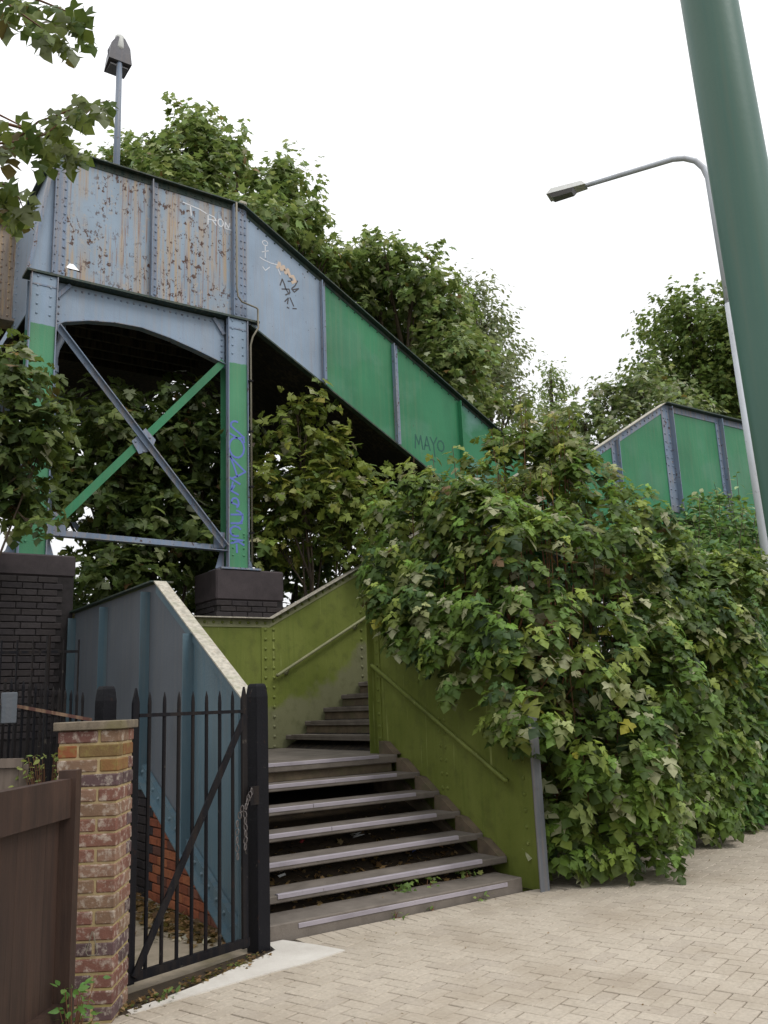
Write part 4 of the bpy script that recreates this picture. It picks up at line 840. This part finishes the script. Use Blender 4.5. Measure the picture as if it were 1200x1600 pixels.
# the big sycamore bush right of the steps and the privet beyond it
KW = rng.normal(size=(14, 3))*np.array([1.6, 1.6, 2.0]); KP = rng.uniform(0, 6.28, 14)
def lump(p): return np.sum(np.sin(p @ KW.T+KP), 1)/14*1.6
def hedge(n, box_, depth, thick, inner=.12):
    b = np.array(box_); P = b[:, 0]+rng.uniform(size=(n, 3))*(b[:, 1]-b[:, 0]); s_, g_ = depth(P)
    keep = (s_ > 0) & (rng.uniform(size=n) < np.maximum(np.exp(-s_/thick), inner)); return P[keep], s_[keep], g_[keep]
def depth_bush(P):
    x, y, z = P.T; l = lump(P*.8)*.95+lump(P*2.1+5)*.5
    yf = 5.44+.065*(x-5.5)+.20*np.maximum(0, z-1.6)**1.4+.24*np.maximum(0, 1.0-z)
    H = 3.62+.22*np.sin(x*2.6+.6)-.35*np.clip((x-7.9)*1.2, 0, 1)+.7*np.exp(-((x-7.3)/.4)**2)+(y-6.8)*.3
    wall = 2.73-.56*np.maximum(0, 7.98-y)
    xl = np.where(z < wall+.02, 5.62, 5.5)
    xl = np.where((z > wall-.25) & (z < wall+.7) & (y < 7.8), 5.2+.04*(y-6), xl)
    s_ = np.stack([y-yf, H-z, 9.75-x-.12*(z-1.5), x-xl, 8.02-y+np.where(z > 2.73+.57*(x-5.45), .4, 0)], 1)
    s_[:, :3] += l[:, None]*np.array([.75, .3, .5]); k = np.argmin(s_[:, :4], 1); tot = s_.min(1)
    for cx, cy, cz, r in ((5.52, 5.9, 1.55, .40), (5.42, 6.4, 1.95, .40), (5.42, 7.0, 2.3, .42), (5.45, 7.5, 2.75, .38), (5.62, 5.58, 1.15, .30), (5.75, 5.5, .75, .3)):   # boughs over the olive wall
        tot = np.maximum(tot, r-np.sqrt((x-cx)**2+(y-cy)**2+(z-cz)**2)+.12*lump(P*3))
    g_ = np.array([[0, -1, .25], [0, -.4, 1], [1, -.5, .3], [-1, -.3, .3]])[k]
    return tot, g_
def leaf_block(parent, loc, P, N, T, S_, ti, kind, mat, n_single, name='foliage'):
    dist = np.linalg.norm(P-EYE, axis=1); d = P-EYE; zz = d @ fwn; vis = (np.abs(d @ rn/zz) < .44) & (np.abs(d @ un/zz) < .585)
    sc_ = S_/dist*np.where(vis, 1, .2)*np.where(N @ np.array([0, -1, .3]) > 0, 1.2, 1); order = np.argsort(-sc_)
    one, many = order[:n_single], order[n_single:]
    if len(many):
        V, F, C = leaf_cloud(P[many], N[many], T[many], S_[many], ti[many], kind)
        me = tri_mesh(name, V-np.array(loc), F, mat, C); o = bpy.data.objects.new(name, me); COL.objects.link(o); o.parent = parent; o['kind'] = 'stuff'
    V, F = TPL[kind]; var = []
    for k in range(12):
        c = ti[rng.integers(len(ti))]; VV = V.copy(); VV[:, 2] *= rng.uniform(.4, 1.8); VV[:, 0] *= rng.uniform(.85, 1.12)
        var.append(tri_mesh('leaf', VV, F, mat, np.tile([*c, 1], (len(V), 1))))
    Fm = leaf_frames(N[one], T[one])
    for j, i in enumerate(one):
        M = Matrix.Identity(4)
        for a in range(3):
            for b in range(3): M[a][b] = Fm[j, a, b]*S_[i]
        M.translation = P[i]; place('leaf', var[j % 12], parent, M)
bu = thing('sycamore_bush', 'large sycamore bush with pale turned leaves spilling over the olive wall', 'bush', (7.2, 6.9, -.07))
P, s_, g_ = hedge(100000, ((4.8, 10.0), (5.0, 8.4), (.04, 5.4)), depth_bush, .13, .13)
P = P[s_ > .28]; g_ = g_[s_ > .28]; n = len(P)                # leaves deep inside close the gaps
N = g_*.6+np.array([0, 0, .7])+rng.normal(scale=.4, size=(n, 3)); T = g_*.5-np.array([0, 0, .6])+rng.normal(scale=.5, size=(n, 3)); S_ = rng.uniform(.09, .17, n); ti = pick(PAL_BUSH, n)*.8
RP, s_, rg = hedge(60000, ((4.8, 10.0), (5.0, 8.4), (.04, 5.4)), depth_bush, .09, .0)
keep = lump(RP*3.0+9) > rng.uniform(-.6, .25, len(RP)); RP, rg = RP[keep], rg[keep]   # leaves gather in sprays with gaps between
nr = len(RP); per = 7; kk = np.repeat(np.arange(nr), per); ang = np.tile(np.arange(per)*2.4, nr)+np.repeat(rng.uniform(0, 6.28, nr), per)+rng.normal(scale=.25, size=nr*per)
ax = unit(rg*.55+np.array([0, 0, 1.0])+rng.normal(scale=.22, size=(nr, 3))); e1 = unit(np.cross(ax, rng.normal(size=(nr, 3)))); e2 = np.cross(ax, e1)
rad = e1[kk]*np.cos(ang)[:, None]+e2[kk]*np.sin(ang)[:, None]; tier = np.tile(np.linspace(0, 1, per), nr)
rP = RP[kk]+rad*(.02+.05*(1-tier))[:, None]*rng.uniform(.7, 1.5, (nr*per, 1))+ax[kk]*(tier*.13)[:, None]
rT = rad+rg[kk]*.3-np.array([0, 0, .18]); rN = ax[kk]+rad*.38+rg[kk]*.18+rng.normal(scale=.22, size=(nr*per, 3))
rS = (.152-.068*tier)*np.repeat(rng.uniform(.8, 1.2, nr), per)*rng.uniform(.8, 1.15, nr*per)
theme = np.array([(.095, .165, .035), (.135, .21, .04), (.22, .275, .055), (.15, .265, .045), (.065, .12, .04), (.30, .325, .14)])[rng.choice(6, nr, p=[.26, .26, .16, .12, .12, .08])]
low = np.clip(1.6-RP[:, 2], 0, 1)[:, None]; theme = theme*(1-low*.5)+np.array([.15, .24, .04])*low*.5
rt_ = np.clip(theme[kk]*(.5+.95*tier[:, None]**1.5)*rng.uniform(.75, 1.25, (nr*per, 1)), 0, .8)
odd = rng.uniform(size=nr*per); rt_[odd < .055] = np.array([.40, .41, .24])*rng.uniform(.8, 1.15, ((odd < .055).sum(), 1)); rt_[(odd > .055) & (odd < .059)] = (.24, .15, .08); rt_[(odd > .075) & (odd < .08)] = (.4, .38, .06)
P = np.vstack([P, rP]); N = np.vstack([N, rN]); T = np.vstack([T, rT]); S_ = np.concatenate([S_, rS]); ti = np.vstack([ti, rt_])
# upright leading shoots over the top of the bush
sh_b = []; sh_t = []
for k in range(60):
    x = random.uniform(5.5, 9.2); y = random.uniform(6.5, 7.9); z = 3.62+.22*math.sin(x*2.6+.6)-.35*min(1, max(0, (x-7.9)*1.2))+.7*math.exp(-((x-7.3)/.4)**2)+(y-6.8)*.3-.35
    sh_b.append((x, y, z)); sh_t.append((random.uniform(-.1, .1), random.uniform(-.15, .1), random.uniform(.45, .95)*(1 if x < 7.9 else .75)))
sh_b, sh_t = np.array(sh_b), np.array(sh_t)
kk = np.repeat(np.arange(len(sh_b)), 11); tt = np.tile(np.linspace(.25, 1, 11), len(sh_b)); sd_ = unit(rng.normal(size=(len(kk), 3))*np.array([1, 1, .2]))
P = np.vstack([P, sh_b[kk]+sh_t[kk]*tt[:, None]+sd_*.05]); N = np.vstack([N, sd_*.5+np.array([0, -.1, .8])+rng.normal(scale=.3, size=(len(kk), 3))]); T = np.vstack([T, sd_-np.array([0, 0, .15])])
S_ = np.concatenate([S_, (.17-.07*tt)*rng.uniform(.8, 1.2, len(kk))]); ti = np.vstack([ti, pick(PAL_YEL+[(2, (.4, .38, .25))], len(kk))])
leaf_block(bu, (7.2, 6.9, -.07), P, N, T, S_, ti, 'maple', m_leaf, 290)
stm = MB()
for b, t in zip(sh_b, sh_t): stm.tube([(b[0]*.9+.7, 7.0, 0), (b[0], b[1], b[2]*.5), tuple(b), tuple(b+t)], [.014, .009, .006, .003], 5, False)
for k in range(40):
    x = random.uniform(5.6, 9); z = random.uniform(.3, 2.8); yf = 5.62+.11*(x-5.5)+max(0, z-2)*.33+.1; stm.tube([(x+random.uniform(-.2, .2), yf+.25, z-.25), (x, yf+.1, z), (x+random.uniform(-.1, .1), yf+.06, z+random.uniform(.4, .8))], [.008, .006, .003], 5, False)
obj('stems', stm, m_twig, bu, kind='stuff')
def depth_privet(P):
    x, y, z = P.T; l = lump(P*1.3+3)*.5
    s_ = np.stack([y-(6.25+.1*(x-9)+np.maximum(0, z-2.2)*.28), 3.75+.4*np.sin(x*2.4)-z, x-(8.95+.12*(z-2)), 13.5-x], 1); s_[:, :3] += l[:, None]*.9
    k = np.argmin(s_, 1); return s_.min(1), np.array([[0, -1, .25], [0, -.4, 1], [-1, -.5, .3], [1, 0, 0]])[k]
pv = thing('privet_shrub', 'glossy small leaved green shrub behind the street lamp foot at the right edge', 'shrub', (10.8, 7.1, -.07))
P, s_, g_ = hedge(150000, ((8.5, 13.2), (5.9, 8.0), (.04, 5.1)), depth_privet, .2, .16); n = len(P)
N = g_*.6+np.array([0, 0, .6])+rng.normal(scale=.5, size=(n, 3)); T = g_*.6+rng.normal(scale=.7, size=(n, 3))+np.array([0, 0, .15]); S_ = rng.uniform(.08, .15, n)
pb_ = []; pt_ = []
for k in range(70):
    x = random.uniform(9.2, 12.6); y = random.uniform(6.5, 7.9); pb_.append((x, y, 3.25+.4*math.sin(x*2.4))); pt_.append((random.uniform(-.2, .2), random.uniform(-.25, .1), random.uniform(.5, 1.0)))
pb_, pt_ = np.array(pb_), np.array(pt_); kk = np.repeat(np.arange(len(pb_)), 20); tt = np.tile(np.linspace(0, 1, 20), len(pb_)); sd_ = unit(rng.normal(size=(len(kk), 3))*np.array([1, 1, .25]))
P = np.vstack([P, pb_[kk]+pt_[kk]*tt[:, None]+sd_*.02]); N = np.vstack([N, np.array([0, -.2, .8])+rng.normal(scale=.35, size=(len(kk), 3))]); T = np.vstack([T, sd_+np.array([0, 0, .35])]); S_ = np.concatenate([S_, rng.uniform(.09, .15, len(kk))])
leaf_block(pv, (10.8, 7.1, -.07), P, N, T, S_, pick(PAL_PRIVET, len(P)), 'oval', m_leafglossy, 120)
stm = MB()
for b, t in zip(pb_, pt_): stm.tube([(b[0]*.8+2.1, 7.1, 0), (b[0], b[1], b[2]*.5), tuple(b), tuple(b+t)], [.012, .009, .006, .003], 5, False)
obj('stems', stm, m_bark, pv, kind='stuff')

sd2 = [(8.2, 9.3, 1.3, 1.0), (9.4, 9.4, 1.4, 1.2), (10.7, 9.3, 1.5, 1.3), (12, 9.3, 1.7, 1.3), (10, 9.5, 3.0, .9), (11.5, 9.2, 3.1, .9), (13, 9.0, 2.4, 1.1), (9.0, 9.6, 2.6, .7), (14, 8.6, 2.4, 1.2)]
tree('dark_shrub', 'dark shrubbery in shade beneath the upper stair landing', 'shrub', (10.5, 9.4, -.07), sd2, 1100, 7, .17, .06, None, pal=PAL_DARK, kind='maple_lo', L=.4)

# sycamore bough hanging into the top left corner; its trunk stands outside the frame
def ray(x, y, d):                                            # a point d metres ahead of the eye
    v = fwn+rn*(x-600)/1373.7+un*(800-y)/1373.7; return EYE+v*d
BT = (-1.9, 6.2, -.07)
ot = thing('overhanging_sycamore', 'dark sycamore bough hanging into the top left corner of the picture', 'tree', BT)
hub = Vector((-1.75, 6.0, 5.2))
obj('trunk', MB().tube([BT, (-1.85, 6.15, 2.0), tuple(hub), (-1.6, 5.8, 7.5)], [.17, .15, .12, .06], 10), m_bark, ot, smooth=True)
cl_ = [[(-60, -40), (10, 5), (60, 40), (95, 70)], [(-40, -20), (60, 0), (110, 20), (125, 45)], [(-60, 230), (20, 222), (70, 210), (110, 180)], [(20, 222), (60, 190), (130, 165), (172, 157)], [(-60, 170), (0, 180), (50, 205), (70, 235)], [(-60, 260), (10, 290), (30, 310), (40, 335)], [(70, 210), (90, 220), (115, 235), (120, 245)], [(-40, 320), (0, 300), (20, 320), (35, 350)]]
lv = []; tw_ = MB()
for ci, c in enumerate(cl_):
    dd = 4.3+.12*ci; pts = [Vector(ray(x, y, dd+.04*k)) for k, (x, y) in enumerate(c)]
    tw_.tube([hub, hub.lerp(pts[0], .6)+Vector((0, 0, .15)), *pts], [.035, .02, .008, .006, .004, .002], 5, False)
    for k in range(3):
        for j in range(7):
            a = pts[k].lerp(pts[k+1], (j+random.random())/7); lv.append(a+Vector((random.gauss(0, .035), random.gauss(0, .05), random.gauss(-.03, .035))))
    for j in range(2): lv.append(pts[3]+Vector((random.gauss(0, .03), random.gauss(0, .03), random.gauss(0, .03))))
obj('branches', tw_, m_twig, ot, kind='stuff')
P = np.array([tuple(v) for v in lv]); n = len(P); N = np.array([0, 0, .35])-fwn*.8+rng.normal(scale=.38, size=(n, 3)); T = rn*.35*rng.normal(size=(n, 1))-np.array([0, 0, .8])+rn*.35
leaf_block(ot, BT, P, N, T, rng.uniform(.075, .125, n), pick(PAL_SYC, n)*.75, 'maple', m_leaf, n)

# weeds, fallen leaves and litter
def weed(name, label, cat, loc, n, rad, hgt, size, pal, kind='oval'):
    t = thing(name, label, cat, loc); l = np.array(loc)
    d = rng.normal(size=(n, 3))*np.array([rad, rad, 0]); P = l+d+np.array([0, 0, 1])*rng.uniform(.15, 1, (n, 1))*hgt
    N = np.array([0, 0, .8])-fwn*.3+rng.normal(scale=.4, size=(n, 3)); T = unit(d+1e-3)+rng.normal(scale=.5, size=(n, 3))
    leaf_block(t, loc, P, N, T, size*rng.uniform(.6, 1.3, n), pick(pal, n), kind, m_leaf, min(n, 120))
    stm = MB()
    for k in range(0, n, 3): stm.tube([(l[0], l[1], l[2]), tuple(l+(P[k]-l)*np.array([.6, .6, .6])), tuple(P[k])], [.004, .003, .002], 4, False)
    obj('stems', stm, m_twig, t, kind='stuff')
weed('nettle_weed', 'small bright green weed at the foot of the brick pier', 'weed', (1.335, 4.66, -.01), 80, .05, .31, .05, [(4, (.1, .22, .05)), (2, (.15, .28, .07))])
weed('small_shrub', 'small yellow green shrub behind the brown gate', 'shrub', (1.37, 5.42, .85), 300, .085, .50, .035, [(4, (.25, .3, .08)), (2, (.18, .24, .06))])
for k, (x, y, z) in enumerate(((4.55, 6.12, .06), (5.0, 6.12, .06), (4.25, 6.12, .06))):
    weed('ground_weed', 'green weed growing under the second step, ' + ['middle one beside a scrap of paper', 'rightmost near the olive wall', 'leftmost of three'][k], 'weed', (x, y, z), 26, .07, .11, .05, PAL_BRIGHT, 'maple_lo')
def scatter(name, label, n, f, pal, size, kind='maple_lo', cat='leaf litter'):
    P = np.array([f() for _ in range(n)]); N = np.array([0, 0, 1.])+rng.normal(scale=.35, size=(n, 3)); T = rng.normal(size=(n, 3))
    V, F, C = leaf_cloud(P, N, T, size*rng.uniform(.6, 1.3, n), pick(pal, n), kind); o = bpy.data.objects.new(name, tri_mesh(name, V, F, m_leaf, C)); COL.objects.link(o); o['kind'] = 'stuff'; o['label'] = label; o['category'] = cat
DRY = [(4, (.2, .12, .05)), (3, (.13, .08, .035)), (2, (.3, .19, .09)), (1, (.07, .05, .03)), (.3, (.5, .45, .35))]
def drift():
    t = random.random(); y = 6.1+2.3*t; wdt = .10+.22*t; return (2.8-abs(random.gauss(0, wdt)), y+random.gauss(0, .08), .005+random.random()*.07*t)
scatter('leaf_drift', 'brown dead leaves drifted along the orange brick wall behind the gate', 900, drift, DRY, .06)
scatter('kerb_debris', 'brown debris and crumbs in the gap below the gate', 260, lambda: (lambda t: (1.68+1.15*t+random.gauss(0, .02), 5.08+.5*t+random.gauss(0, .045), .004+random.random()*.012))(random.random()), DRY+[(2, (.12, .16, .04))], .03)
scatter('stair_litter', 'dead leaves and scraps on the dark soil under the open steps', 900, lambda: (lambda t: (random.uniform(3.0, 5.3), 6.0+1.6*t, .06+max(0, (t-.05))*.55+random.random()*.03))(random.random()), DRY+[(.3, (.4, .4, .42))], .05)
scatter('paving_specks', 'dry leaf scraps and crumbs dropped on the paving', 130, lambda: (random.uniform(2.3, 9), 2.8+3*random.random()**.7, .004), DRY, .018, 'oval', 'debris')
for k, (x, y) in enumerate(((4.35, 5.79), (4.0, 5.79), (4.85, 5.79), (1.98, 5.12))):
    weed('grass_tuft', ['thin green tuft sprouting at the middle of the bottom step front', 'thin tuft left along the bottom step front', 'thin tuft right along the bottom step front', 'small tuft in the gap beside the brick pier'][k], 'weed', (x, y, -.005), 12, .03, .05, .04, PAL_BRIGHT, 'oval')
def scrap(label, p, mat, s_, cat='litter'):
    rr = random.Random(label); mb = MB(); n = 7; vs = [(p[0]+rr.uniform(-1, 1)*s_, p[1]+rr.uniform(-.5, .5)*s_, p[2]+rr.uniform(0, 1)*s_) for _ in range(n)]+[(p[0], p[1], p[2]+s_*.5)]
    mb.poly(vs, [(n, k, (k+1) % n) for k in range(n)]); o = obj('litter_scrap', mb, mat); o.modifiers.new('thick', 'SOLIDIFY').thickness = .003; return single(o, label, cat)
scrap('crumpled pale plastic scrap under the fourth step', (4.42, 6.95, .40), m_litterw, .07)
scrap('blue plastic bag under the third step', (4.85, 6.62, .27), m_litterb, .08)
scrap('pale scrap at the left under the third step', (3.45, 6.55, .24), m_litterw, .05)
scrap('small red wrapper under the fourth step', (3.9, 7.0, .42), m_litterr, .035)
scrap('white crumpled tissue on the bottom step near the right', (4.72, 6.1, .07), m_litterw, .03)
scrap('white flower scrap on the bottom step in the middle', (4.05, 6.08, .06), m_litterw, .03)
